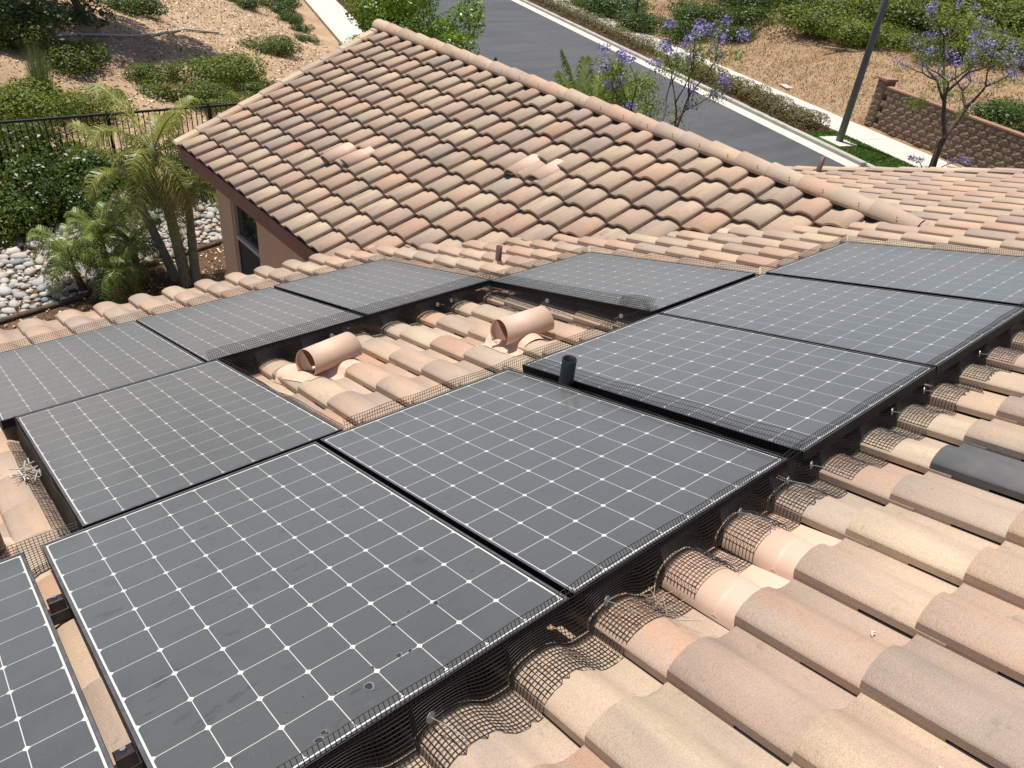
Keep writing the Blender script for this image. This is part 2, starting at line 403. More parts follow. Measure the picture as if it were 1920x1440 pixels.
ys = np.concatenate([[-900, -400, -150, -60], np.arange(-30, 4, 2.0), np.arange(4, 46, 0.4), np.arange(46, 90, 2.0), [100, 130, 220, 450, 900]])
XX, YY = np.meshgrid(xs, ys)
ZZ = gzb(XX, YY)
V = np.stack([XX.ravel(), YY.ravel(), ZZ.ravel()], 1)
nx, ny = len(xs), len(ys)
ii, jj = np.meshgrid(np.arange(nx - 1), np.arange(ny - 1)); b0 = (jj * nx + ii).ravel()
Fq = np.stack([b0, b0 + 1, b0 + nx + 1, b0 + nx], 1)
pp = V[:, 0] * PX + V[:, 1] * PY
cover = np.where(pp > 24, 1.0, np.where((V[:, 1] < 12.9) & (pp < 6.6), 0.0, 0.3))
ground = ob('ground', npmesh('ground', V, Fq, M_ground, cover, True)); tag(ground, kind='structure')

def strip(name, p0, p1, q0, q1, z0, z1, mat, bev=0.0):
    mb = MB()
    if bev: mb.bevbox(p0, p1, q0, q1, z0, z1, bev)
    else: mb.box(p0, p1, q0, q1, z0, z1)
    mb.v = [(*pq2xy(a, b), c) for a, b, c in mb.v]
    return mb.obj(name, mat)
tag(strip('road', 10.95, 20.05, -60, 260, -5.3, -5.0, M_asphalt), kind='structure')
for (g0, g1, c0, c1, w0, w1, s0, s1, k0, k1) in ((20.05, 20.62, 20.62, 20.82, 20.82, 22.35, 22.35, 24.0, 0, 0), (10.38, 10.95, 10.18, 10.38, 8.55, 10.18, 6.9, 8.55, 0, 0)):
    tag(strip('gutter', g0 + .002, g1 - .002, -60, 260, -5.3, -4.994, M_concrete), kind='structure')
    tag(strip('kerb', c0, c1, -60, 260, -5.3, -4.86, M_curb, 0.03), kind='structure')
    tag(strip('planting_strip', w0 + .002, w1 - .002, -60, 260, -5.3, -4.885, M_ground), kind='structure')
    # sidewalk cast in slabs with joints
    base = tag(strip('sidewalk', s0 + .02, s1 - .02, -60, 260, -5.3, -4.885, M_curb), kind='structure')
    mb = MB().bevbox(s0, s1, 0, 1.515, -0.08, 0, 0.008)
    mb.v = [(a * PX + b * EX, a * PY + b * EY, c) for a, b, c in mb.v]
    me = mesh('paving_slab', mb.v, mb.f, M_concrete)
    for k in range(44):
        q = 8 + k * 1.525
        s = ob('paving_slab', me, base); s.location = (q * EX, q * EY, -4.858 + rnd.uniform(-.003, .003))
    # the far runs of slabs, too small to tell apart
    far = MB()
    for q0, q1 in ((-60, 7.99), (8 + 44 * 1.525, 260)): far.box(s0, s1, q0, q1, -4.94, -4.858)
    far.v = [(*pq2xy(a, b), c) for a, b, c in far.v]
    far.obj('paving', M_concrete, base)

# ------------------------------------------------------------------ the house
TH = R(17)
ROOF = Matrix.Rotation(-TH, 4, 'X')           # roof frame: x along the eave, y down the slope, z out of the roof
PIT, EXPO, TL = 0.2955, 0.3573, 0.435
X0 = 1.110
ZB = -0.190                                   # tile bed below the panel glass
EAVE = 4.590
house = empty('house', Matrix.Translation((3.0, 2.0, -4.2)))
tag(house, 'tan stucco house under a blended clay-coloured concrete tile roof', 'house')

PROF = [(0.0, 0.020), (0.001, 0.044), (0.012, 0.053), (0.040, 0.065), (0.085, 0.071), (0.128, 0.067), (0.160, 0.055), (0.183, 0.038), (0.203, 0.023), (0.226, 0.014), (0.262, 0.010), (0.290, 0.010), (0.304, 0.010)]
def prof(x):
    return np.interp(x, [a for a, _ in PROF], [b for _, b in PROF])
def tile_geo(tk=0.018, rise=0.030):
    v = []; f = []; n = len(PROF)
    for y, dz in ((0.0, rise), (-TL, 0.0)):
        for x, z in PROF: v.append((x, y, z + dz))
    for x, z in PROF: v.append((x, 0.003, max(z - tk, -.004) + rise))
    for x, z in PROF: v.append((x, -0.2, max(z - tk, -.004) + rise * .55))
    for i in range(n - 1):
        f.append((i, n + i, n + i + 1, i + 1))
        f.append((i, i + 1, 2 * n + i + 1, 2 * n + i))
        f.append((2 * n + i, 2 * n + i + 1, 3 * n + i + 1, 3 * n + i))
    # the thick lapping side of the barrel
    # break the butt edge a little: bevel row
    return v, f
TV, TF = tile_geo()
TVW, _ = tile_geo(0.022, 0.058)
def tile_mesh(name, mat, V=TV):
    me = mesh(name, V, TF, mat)
    n = len(PROF) - 1
    me.polygons.foreach_set('use_smooth', [(i % 3 == 0 and 3 <= i < 3 * n) for i in range(len(me.polygons))])
    return me
ME_tile = tile_mesh('roof_tile', M_tile); ME_tile_w = tile_mesh('roof_tile', M_tile, TVW)
def tsurf(x, y):
    """height of the tile surface in the roof frame"""
    x = np.asarray(x, float); y = np.asarray(y, float)
    fx = np.mod(x - X0, PIT)
    d = np.mod(EAVE - y, EXPO)        # distance up from the butt of this course
    k = np.floor((x - X0) / PIT); j = np.floor((EAVE - y) / EXPO)
    return ZB + prof(fx) + 0.030 * (1 - d / TL) + np.where(((k == 1) | (k == 2)) & (j == 17) & (fx < .2), 0.020, 0.0)

# panels: name, u0, v0 (lower left corner, v up the slope)
PAN = [('P1', -1.100, 0.0), ('P2', 0, 0), ('P3', 1.067, -0.004), ('P4', 2.190, 0.010), ('P5', 3.250, 0.010), ('P6', 4.335, 0.004),
       ('Q1', 0.138, -1.583), ('R0', 0.071, -3.154), ('R1', 1.130, -3.156), ('R2', 2.214, -3.176), ('Q4', 3.240, -1.600)]
PW, PH = 1.046, 1.559
RECT = [(u, u + PW, -v - PH, -v) for _, u, v in PAN]
IR = ROOF.inverted()
cl = IR @ CP
def hidden(x, y, z):
    t = cl.z / (cl.z - z)
    a, b = cl.x + (x - cl.x) * t, cl.y + (y - cl.y) * t
    return any(r[0] < a < r[1] and r[2] < b < r[3] for r in RECT)
def screen(P):
    d = P - CP; zc = -d.dot(CZ)
    if zc < 0.1: return None
    return 512 + 766 * d.dot(CX) / zc, 384 - 766 * d.dot(CY) / zc, zc
def inframe(s, m=40): return s is not None and -m < s[0] < 1024 + m and -m < s[1] < 768 + m

PHI = 0.3931; WXE, WZE, WYE = 3.445, -1.620, 8.759; WP, WEX = 0.315, 0.357
WRX = WXE + 10.05 * WEX * math.cos(PHI)       # ridge of the wing
WRZ = WZE + 10.05 * WEX * math.sin(PHI)
def wingz(X): return WZE + math.tan(PHI) * min(X - WXE, 2 * WRX - WXE - X)
WING = Matrix(((0, -math.cos(PHI), -math.sin(PHI), WXE), (1, 0, 0, 0), (0, -math.sin(PHI), math.cos(PHI), WZE), (0, 0, 0, 1)))

RAKE_X = 9.80
main_roof = MB().box(-3.2, RAKE_X - .02, -4.6, EAVE - 0.05, ZB - 0.06, ZB - 0.012).obj('main_roof', M_felt, None, ROOF); wpar(main_roof, house)
wing_roof_mb = MB().box(-2.2, WYE - 0.03, -10.05 * WEX, -0.03, -0.05, -0.006)
wing_roof = wing_roof_mb.obj('wing_roof', M_felt, None, WING); wpar(wing_roof, house)

cand = []   # (area, roof, matrix, kind)
VENTS = {(1, 17): 'vent', (2, 17): 'vent'}
for j in range(0, 25):
    by = EAVE - j * EXPO
    for k in range(-14, 30):
        x0 = X0 + k * PIT
        c = ROOF @ Vector((x0 + .14, by - .2, ZB + .06))
        if x0 + PIT > RAKE_X + 0.02: continue
        if c.x > WXE - .1 and c.z < wingz(c.x) - 0.16 and c.y > -.1: continue
        if (k, j) in VENTS: continue
        pts = [(x0 + .085, by - .01, ZB + .09), (x0 + .085, by - .18, ZB + .08), (x0 + .24, by - .1, ZB + .03), (x0 + .085, by - .33, ZB + .075)]
        vis = [p for p in pts if not hidden(*p) and inframe(screen(ROOF @ Vector(p)))]
        area = 0
        if len(vis) >= 2:
            a = [screen(ROOF @ Vector(q)) for q in ((x0, by, ZB + .05), (x0 + PIT, by, ZB + .05), (x0, by - EXPO, ZB + .05))]
            if all(a): area = abs((a[1][0] - a[0][0]) * (a[2][1] - a[0][1]) - (a[1][1] - a[0][1]) * (a[2][0] - a[0][0])) * len(vis) / 4
        m = Matrix.Translation((x0 + rnd.uniform(-.002, .002), by + rnd.uniform(-.003, .003), ZB + rnd.uniform(0, .003))) @ Matrix.Rotation(R(rnd.uniform(-.5, .5)), 4, 'Z')
        cand.append((area, 0, m, 'dark' if (k, j) == (5, 18) else 'tile'))
for j in range(0, 10):
    by = -j * WEX
    for k in range(0, 30):
        x0 = WYE - 0.10 - (k + 1) * WP
        c = WING @ Vector((x0 + .15, by - .18, .03))
        mz = -0.155 - 0.3057 * c.y
        if c.z < mz - 0.16: continue
        a = [screen(WING @ Vector(q)) for q in ((x0, by, .05), (x0 + WP, by, .05), (x0, by - WEX, .05))]
        area = 0
        if all(a) and c.z > mz - .02: area = abs((a[1][0] - a[0][0]) * (a[2][1] - a[0][1]) - (a[1][1] - a[0][1]) * (a[2][0] - a[0][0]))
        m = Matrix.Translation((x0 + rnd.uniform(-.002, .002), by + rnd.uniform(-.003, .003), rnd.uniform(0, .003))) @ Matrix.Rotation(R(rnd.uniform(-.5, .5)), 4, 'Z') @ Matrix.Diagonal((WP / PIT, 1, 1, 1))
        cand.append((area, 1, m, 'tile'))
cand.sort(key=lambda c: -c[0])
ME_tile_dark = tile_mesh('roof_tile', M_tile_dark)
rest = {0: [], 1: []}
for i, (area, rf, m, kd) in enumerate(cand):
    if i < 300 and area > 20 or kd == 'dark':
        o = ob('roof_tile', ME_tile_dark if kd == 'dark' else (ME_tile if rf == 0 else ME_tile_w), main_roof if rf == 0 else wing_roof, m)
        if kd == 'dark': o['label'] = 'slate grey replacement tile'
    else: rest[rf].append(m)
tv = np.array(TV); tvw = np.array(TVW)
for rf, ms in rest.items():
    v = []; t = []; f = []
    for q, m in enumerate(ms):
        A = np.array(m); v.append((tvw if rf else tv) @ A[:3, :3].T + A[:3, 3]); t.append(np.full(len(tv), rnd.random()))
        f += [tuple(i + q * len(tv) for i in ff) for ff in TF]
    me = mesh('roof_tiles', np.concatenate(v), f, M_tile)
    at = me.attributes.new('tint', 'FLOAT', 'POINT'); at.data.foreach_set('value', np.concatenate(t).astype(np.float32))
    nn = 3 * (len(PROF) - 1); per = len(TF)
    me.polygons.foreach_set('use_smooth', [((i % per) % 3 == 0 and 3 <= (i % per) < nn) for i in range(len(me.polygons))])
    o = ob('roof_tiles', me, main_roof if rf == 0 else wing_roof); tag(o, kind='stuff')

# tile-shaped vents in the main roof (pink painted metal, proud of the tiles)
def tile_vent(w, L, h, slot=True):
    mb = MB(); n = 12; v = []; f = []
    for y, dz in ((0.0, 0.026), (-L, -0.014)):
        for i in range(n + 1):
            a = math.pi * (0.04 + 0.92 * i / n)
            v.append((w / 2 - math.cos(a) * w / 2, y, math.sin(a) ** 0.8 * h + dz))
    for i in range(n): f.append((i, n + 1 + i, n + 2 + i, i + 1))
    b0 = len(v)
    for i in range(n + 1):
        x, y, z = v[i]; v.append((w / 2 + (x - w / 2) * .94, -0.004, z - 0.022))
    for i in range(n): f.append((i, i + 1, b0 + i + 1, b0 + i))
    mb.add(v, f)
    # pressed rib across the crown
    for yy in (-L * .70,) if L < .45 else (-L * .7,):
        vv = []; ff = []
        for q, (dy, dz) in enumerate(((-.010, -.001), (0, .0022), (.010, -.001))):
            for i in range(n + 1):
                a = math.pi * (0.08 + 0.84 * i / n); t = -(yy + dy) / L
                vv.append((w / 2 - math.cos(a) * w / 2, yy + dy, math.sin(a) ** 0.8 * h + .026 * (1 - t) - .014 * t + dz))
        for q in range(2):
            for i in range(n): ff.append((q * (n + 1) + i, (q + 1) * (n + 1) + i, (q + 1) * (n + 1) + i + 1, q * (n + 1) + i + 1))
        mb.add(vv, ff)
    return mb
mbv = tile_vent(0.20, 0.42, 0.080)
mv = mesh('tile_vent', mbv.v, mbv.f, M_pinkmetal, True)
mbp = MB(); mbp.box(0.175, 0.30, -0.40, 0.0, 0.0, 0.016)
mpan = mesh('tile_vent_pan', mbp.v, mbp.f, M_pinkmetal)
for (k, j) in VENTS:
    m = Matrix.Translation((X0 + k * PIT - 0.006, EAVE - j * EXPO + 0.01, ZB + 0.012))
    o = ob('tile_vent', mv, main_roof, m); o['label'] = 'pink painted tile-shaped roof vent'
    ob('tile_vent_pan', mpan, main_roof, m)
mvw = tile_vent(0.25, 0.40, 0.088); mvm = mesh('tile_vent', mvw.v, mvw.f, M_pinkmetal, True)
for (xx, yy) in ((6.03, -1.02), (5.715, -1.12), (3.70, -2.12), (3.385, -2.20)):
    o = ob('tile_vent', mvm, wing_roof, Matrix.Translation((xx, yy, 0.035))); o['label'] = 'pink painted tile-shaped roof vent'

# ridge caps of the wing
def cap_mesh(name, r0, r1, L, mat, n=12, thick=0.016):
    v = []; f = []
    for y, r in ((0, r0), (-L, r1)):
        for i in range(n + 1):
            a = math.pi * (-0.06 + 1.12 * i / n); v.append((math.cos(a) * r, y, math.sin(a) * r * 0.86))
    for y, r in ((0, r0 - thick), (-L, r1 - thick)):
        for i in range(n + 1):
            a = math.pi * (-0.06 + 1.12 * i / n); v.append((math.cos(a) * r, y, math.sin(a) * r * 0.86))
    k = n + 1
    for i in range(n):
        f.append((i, i + 1, k + i + 1, k + i)); f.append((i, 2 * k + i, 2 * k + i + 1, i + 1)); f.append((2 * k + i, 3 * k + i, 3 * k + i + 1, 2 * k + i + 1))
    f.append((0, k, 3 * k, 2 * k)); f.append((n, 2 * k + n, 3 * k + n, k + n))
    me = mesh(name, v, f, mat)
    me.polygons.foreach_set('use_smooth', [(i < 3 * n and i % 3 != 1) for i in range(len(f))])
    return me
ME_cap = cap_mesh('ridge_tile', 0.122, 0.104, 0.44, M_tile)
WI = WING.inverted()
nc = 24
for i in range(nc):
    y = WYE + 0.06 - i * (8.72 / nc)
    o = ob('ridge_tile', ME_cap, wing_roof, WI @ Matrix.Translation((WRX, y, WRZ + 0.062 + rnd.uniform(0, .004))) @ Matrix.Rotation(R(1.6), 4, 'X') @ Matrix.Rotation(R(rnd.uniform(-.6, .6)), 4, 'Z'))
ME_hole = MB().tube([(0, 0, 0), (0, 0, .004)], .006, 6)
mh = mesh('nail_head', ME_hole.v, ME_hole.f, M_iron)
for i in range(nc):
    y = WYE + 0.06 - i * (8.72 / nc) - 0.26
    a = R(150); ob('nail_head', mh, wing_roof, WI @ Matrix.Translation((WRX + math.cos(a) * .115, y, WRZ + 0.066 + math.sin(a) * .1)) @ Matrix.Rotation(R(-60), 4, 'Y'))
MB().box(WRX - .100, WRX + .100, 0.1, WYE - .02, WRZ - 0.12, WRZ + 0.066).obj('ridge_closure', M_felt, wing_roof, WI)
# bonnet lump at both ends of the ridge
lump = MB(); lump.tube([(0, 0, -.05), (0, 0, .02), (0, 0, .07), (0, 0, .095)], [.12, .118, .085, .02], 12)
lm = mesh('mortar_end', lump.v, lump.f, M_mortar, True)
ob('mortar_end', lm, wing_roof, WI @ Matrix.Translation((WRX + .02, -0.02, WRZ + .035)) @ Matrix.Diagonal((.95, .8, 1.1, 1)))
ob('mortar_end', lm, wing_roof, WI @ Matrix.Translation((WRX, WYE + .03, WRZ + .02)) @ Matrix.Diagonal((.9, .3, .9, 1)))
# rake tiles up the gable edge, and fascia boards
rk = MB(); rk.bevbox(-0.13, 0.05, -0.44, 0.0, -0.11, 0.055, 0.022)
mrk = mesh('rake_tile', rk.v, rk.f, M_tile)
for j in range(10):
    ob('rake_tile', mrk, wing_roof, Matrix.Translation((WYE + .03, 0.03 - j * WEX, 0.03)) @ Matrix.Rotation(R(2.6), 4, 'X'))
ob('rake_tile', mrk, wing_roof, Matrix.Translation((WYE + .03, 0.03 - 9.7 * WEX, 0.032)) @ Matrix.Diagonal((1, .75, 1, 1)))
mrm = MB(); mrm.bevbox(-0.06, 0.13, -0.44, 0.0, -0.11, 0.07, 0.022); mrmm = mesh('rake_tile', mrm.v, mrm.f, M_tile)
for j in range(25):
    by = EAVE - j * EXPO
    w = ROOF @ Vector((RAKE_X, by, ZB))
    ob('rake_tile', mrmm, main_roof, Matrix.Translation((RAKE_X + .0, by + .02, ZB + 0.03)) @ Matrix.Rotation(R(2.6), 4, 'X'))
mo = MB().box(3.0, WYE + .08, -0.045, -0.005, -0.200, 0.0).obj('fascia_board', M_fascia, wing_roof, WI @ Matrix.Translation((WXE, 0, WZE)) @ Matrix(((0, -1, 0, 0), (1, 0, 0, 0), (0, 0, 1, 0), (0, 0, 0, 1))))
MB().box(WYE + .02, WYE + .06, -10.05 * WEX, -0.05, -0.21, -0.06).obj('barge_board', M_fascia, wing_roof)
MB().box(-3.2, WXE + .1, EAVE - .06, EAVE - .02, ZB - .24, ZB - .014).obj('fascia_board', M_fascia, main_roof)
# soffit under the wing eave
MB().box(WXE + .05, 3.76, 4.4, 8.5, WZE - .21, WZE - .19).obj('soffit', M_stucco, None); wpar(bpy.context.scene.objects['soffit'], house)
# far slope of the wing
FS = Matrix(((0, math.cos(PHI), math.sin(PHI), 2 * WRX - WXE), (-1, 0, 0, 0), (0, -math.sin(PHI), math.cos(PHI), WZE), (0, 0, 0, 1)))
fo = MB().box(-(WYE - .03), 0.4, -10.05 * WEX, -.03, -.05, -.006).obj('wing_roof_far_slope', M_felt, None, FS); wpar(fo, house)
v = []; t = []; f = []; q = 0
for j in range(10):
    for k in range(28):
        x0 = -WYE + .05 + k * WP; by = -j * WEX
        c = FS @ Vector((x0 + .15, by - .18, .03))
        if c.z < -0.20 - .3057 * c.y - .12: continue
        A = np.array(Matrix.Translation((x0, by, 0)) @ Matrix.Diagonal((WP / PIT, 1, 1, 1)))
        v.append(tv @ A[:3, :3].T + A[:3, 3]); t.append(np.full(len(tv), rnd.random())); f += [tuple(i + q * len(tv) for i in ff) for ff in TF]; q += 1
me = mesh('roof_tiles', np.concatenate(v), f, M_tile); at = me.attributes.new('tint', 'FLOAT', 'POINT'); at.data.foreach_set('value', np.concatenate(t).astype(np.float32))
tag(ob('roof_tiles', me, fo), kind='stuff')
# walls
def hpart(mb, name, mat, smooth=False):
    o = mb.obj(name, mat, None, None, smooth); wpar(o, house); return o
wz = WZE - .19
W1 = MB()
W1.box(3.75, 3.95, 7.875, 8.36, -4.3, wz); W1.box(3.75, 3.95, 4.0, 7.02, -4.3, wz); W1.box(3.75, 3.95, 7.02, 7.875, -2.06, wz); W1.box(3.75, 3.95, 7.02, 7.875, -4.3, -3.5)
hpart(W1, 'wing_side_wall', M_stucco)
gw = MB(); gx1 = 2 * WRX - 3.75
gw.add([(3.952, 8.16, -4.3), (gx1, 8.16, -4.3), (gx1, 8.16, wz), (WRX, 8.16, WRZ - .2), (3.952, 8.16, wz), (3.952, 8.36, -4.3), (gx1, 8.36, -4.3), (gx1, 8.36, wz), (WRX, 8.36, WRZ - .2), (3.952, 8.36, wz)],
       [(0, 1, 2, 3, 4), (9, 8, 7, 6, 5), (0, 5, 6, 1), (1, 6, 7, 2), (0, 4, 9, 5)])
hpart(gw, 'wing_gable_wall', M_stucco)
hpart(MB().box(-3.0, 3.748, 3.9, 4.1, -4.3, -1.62), 'south_wall', M_stucco)
hpart(MB().box(-3.2, -3.0, -9, 4.1, -4.3, -1.62), 'west_wall', M_stucco)
hpart(MB().box(9.4, 9.6, -9, 8.16, -4.3, -1.9), 'east_wall', M_stucco)
# window in the side wall
wo = MB()
wy0, wy1, z0, z1, zm = 7.02, 7.875, -3.5, -2.06, -2.695
for (a, b, c, d) in ((wy0, wy0 + .035, z0, z1), (wy1 - .035, wy1, z0, z1), (wy0 + .035, wy1 - .035, z1 - .035, z1), (wy0 + .035, wy1 - .035, z0, z0 + .035), (wy0 + .035, wy1 - .035, zm - .03, zm + .02)):
    wo.box(3.775, 3.85, a, b, c, d)
win = hpart(wo, 'window', M_winframe)
def wsub(mb, name, mat):
    o = mb.obj(name, mat, win); return o
wsub(MB().box(3.825, 3.835, wy0 + .035, wy1 - .035, zm + .02, z1 - .035), 'pane', M_glass)
wsub(MB().box(3.835, 3.843, wy0 + .035, wy1 - .035, z0 + .035, zm - .03), 'pane', M_glass)
sc = wsub(MB().box(3.800, 3.804, wy0 + .06, wy1 - .06, z0 + .06, zm - .055), 'insect_screen', M_screen)
sf = MB()
for (a, b, c, d) in ((wy0 + .037, wy0 + .06, z0 + .037, zm - .032), (wy1 - .06, wy1 - .037, z0 + .037, zm - .032)): sf.box(3.792, 3.812, a, b, c, d)
wsub(sf, 'screen_frame', M_rail)
# ------------------------------------------------------------------ solar panels
CELL, CP_ = 0.1247, 0.1268
def cell_mesh():
    h = CELL / 2; c = 0.0080; tz = 0.00025
    p = [(-h + c, -h), (h - c, -h), (h, -h + c), (h, h - c), (h - c, h), (-h + c, h), (-h, h - c), (-h, -h + c)]
    v = [(x, y, 0) for x, y in p] + [(x, y, tz) for x, y in p]
    f = [tuple(range(8, 16))] + [(i, (i + 1) % 8, 8 + (i + 1) % 8, 8 + i) for i in range(8)]
    return mesh('solar_cell', v, f, M_cell)
ME_cell = cell_mesh()
fr = MB(); lip = 0.011; fz0, fz1 = -0.046, 0.0
for (a, b, c, d) in ((0, PW, 0, lip), (0, PW, PH - lip, PH), (0, lip, lip, PH - lip), (PW - lip, PW, lip, PH - lip)):
    fr.bevbox(a, b, c, d, fz0, fz1, 0.0012)
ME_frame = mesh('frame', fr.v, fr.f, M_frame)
ME_back = mesh('backsheet', *box(lip, PW - lip, lip, PH - lip, -0.012, -0.0045), M_back)
PLAB = {'P1': 'solar panel in the upper row cut off by the bottom left picture edge', 'P2': 'nearest whole solar panel in the upper row, water-spotted near its lower corner',
        'P3': 'upper row solar panel just left of the black vent pipe', 'P4': 'upper row solar panel just right of the black vent pipe', 'P5': 'upper row solar panel second from the far end',
        'P6': 'farthest solar panel of the upper row beside the ridge end', 'Q1': 'solar panel left of the gap with the two roof vents', 'R0': 'solar panel in the eave row at the left picture edge',
        'R1': 'middle solar panel of the row along the eave', 'R2': 'solar panel at the inner corner, last of the eave row', 'Q4': 'solar panel beyond the vents, between gap and wing roof'}
tilt = {'R0': 0.5, 'R1': 0.5, 'R2': 0.35, 'Q1': -0.1, 'P5': 0.0}
for n, u, v in PAN:
    m = ROOF @ Matrix.Translation((u, -v - PH, 0)) @ Matrix.Translation((0, 0, 0))
    p = empty('solar_panel', m)
    tag(p, PLAB[n], 'solar panel', 'solar panels on the main roof')
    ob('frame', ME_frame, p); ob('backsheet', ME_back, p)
    ox, oy = (PW - 8 * CP_) / 2 + CP_ / 2, (PH - 12 * CP_) / 2 + CP_ / 2
    for a in range(8):
        for b in range(12):
            c = ob('solar_cell', ME_cell, p); c.location = (ox + a * CP_, oy + b * CP_, -0.0046)


# dried water spots on the nearest panel
M_spot = mat_plain('dried_water_spot', (0.018, 0.019, 0.022, 1), (0.03, 0.03, 0.032, 1), 60, 0.3)
M_halo = mat_plain('dust_ring', (0.17, 0.17, 0.165, 1), (0.13, 0.13, 0.125, 1), 60, 0.6)
near_panel = [o for o in scene.objects if o.name.startswith('solar_panel') and o.get('label', '').startswith('nearest')][0]
for (u, y, r) in ((0.481,-1.446,0.0107),(0.412,-1.407,0.0040),(0.333,-1.499,0.0063),(0.339,-1.507,0.0038),(0.315,-1.512,0.0087),(0.349,-1.360,0.0027),(0.298,-1.378,0.0026),(0.780,-1.298,0.0077),(0.706,-1.273,0.0046),(0.646,-1.290,0.0060),(0.622,-1.411,0.0056),(0.592,-1.405,0.0070),(0.520,-1.394,0.0042)):
    lx, ly = u, y + PH
    nn = 14; a0 = rnd.uniform(0, 6)
    rr = [r * (1 + .12 * math.sin(2 * t + a0) + .08 * math.sin(3 * t)) for t in [2 * math.pi * i / nn for i in range(nn)]]
    for nm, k, z, mt in (('dust_ring', 1.28, -.0040, M_halo), ('water_spot', 1.0, -.0037, M_spot)):
        pts = [(lx + math.cos(2 * math.pi * i / nn) * rr[i] * k + (r * .12 if k > 1 else 0), ly + math.sin(2 * math.pi * i / nn) * rr[i] * k, z) for i in range(nn)]
        MB().add(pts + [(p[0], p[1], z - .0002) for p in pts], [tuple(range(nn))] + [(i, nn + i, nn + (i + 1) % nn, (i + 1) % nn) for i in range(nn)]).obj(nm, mt, near_panel)

# mounting rails with clamps, seen in the open joint at the left
for ry in (-0.38, -1.20):
    rl = empty('mounting_rail', ROOF @ Matrix.Translation((-1.2, ry, -0.092)))
    tag(rl, 'dark metal mounting rail under the %s of the two nearest panels' % ('lower part' if ry > -1 else 'upper part'), 'rail', 'panel mounting rails')
    MB().bevbox(0, 6.7, -0.02, 0.02, 0.0, 0.042, 0.004).obj('rail_bar', M_rail, rl)
    for cx in (1.174,):
        MB().bevbox(cx - .022, cx + .022, -0.018, 0.018, 0.042, 0.078, 0.003).obj('mid_clamp', M_rail, rl)
        MB().tube([(cx, 0, .078), (cx, 0, .086)], .0075, 6).obj('bolt', M_galv, rl)

# ------------------------------------------------------------------ wire mesh guards
SP = 0.0127
def wires(name, G, rad=0.00125):
    """G (ni, nj, 3): grid of crossings; builds a thin three-sided wire along every grid edge"""
    G = np.asarray(G, dtype=float)
    A = np.concatenate([G[:-1].reshape(-1, 3), G[:, :-1].reshape(-1, 3)])
    B = np.concatenate([G[1:].reshape(-1, 3), G[:, 1:].reshape(-1, 3)])
    D = B - A; L = np.linalg.norm(D, axis=1, keepdims=True); ok = L[:, 0] > 1e-6
    A, B, D = A[ok], B[ok], D[ok] / L[ok]
    ref = np.where(np.abs(D[:, 2:3]) > 0.8, np.array([[1., 0, 0]]), np.array([[0, 0, 1.]]))
    E1 = np.cross(D, ref); E1 /= np.linalg.norm(E1, axis=1, keepdims=True); E2 = np.cross(D, E1)
    n = len(A); V = np.zeros((n, 6, 3))
    for k in range(3):
        a = 2 * math.pi * k / 3 + .5
        o = (E1 * math.cos(a) + E2 * math.sin(a)) * rad
        V[:, k] = A + o; V[:, 3 + k] = B + o
    base = (np.arange(n) * 6)[:, None]
    F = np.concatenate([base + np.array([[k, (k + 1) % 3, 3 + (k + 1) % 3, 3 + k]]) for k in range(3)])
    return npmesh(name, V.reshape(-1, 3), F, M_wire)
nrs = np.random.RandomState(3)
def wob(n, amp, k=5):
    t = np.linspace(0, 1, n); r = np.zeros(n)
    for i in range(1, k + 1): r += nrs.uniform(-1, 1) * np.sin(2 * math.pi * i * t * n / 110.0 + nrs.uniform(0, 6)) / i
    return amp * r
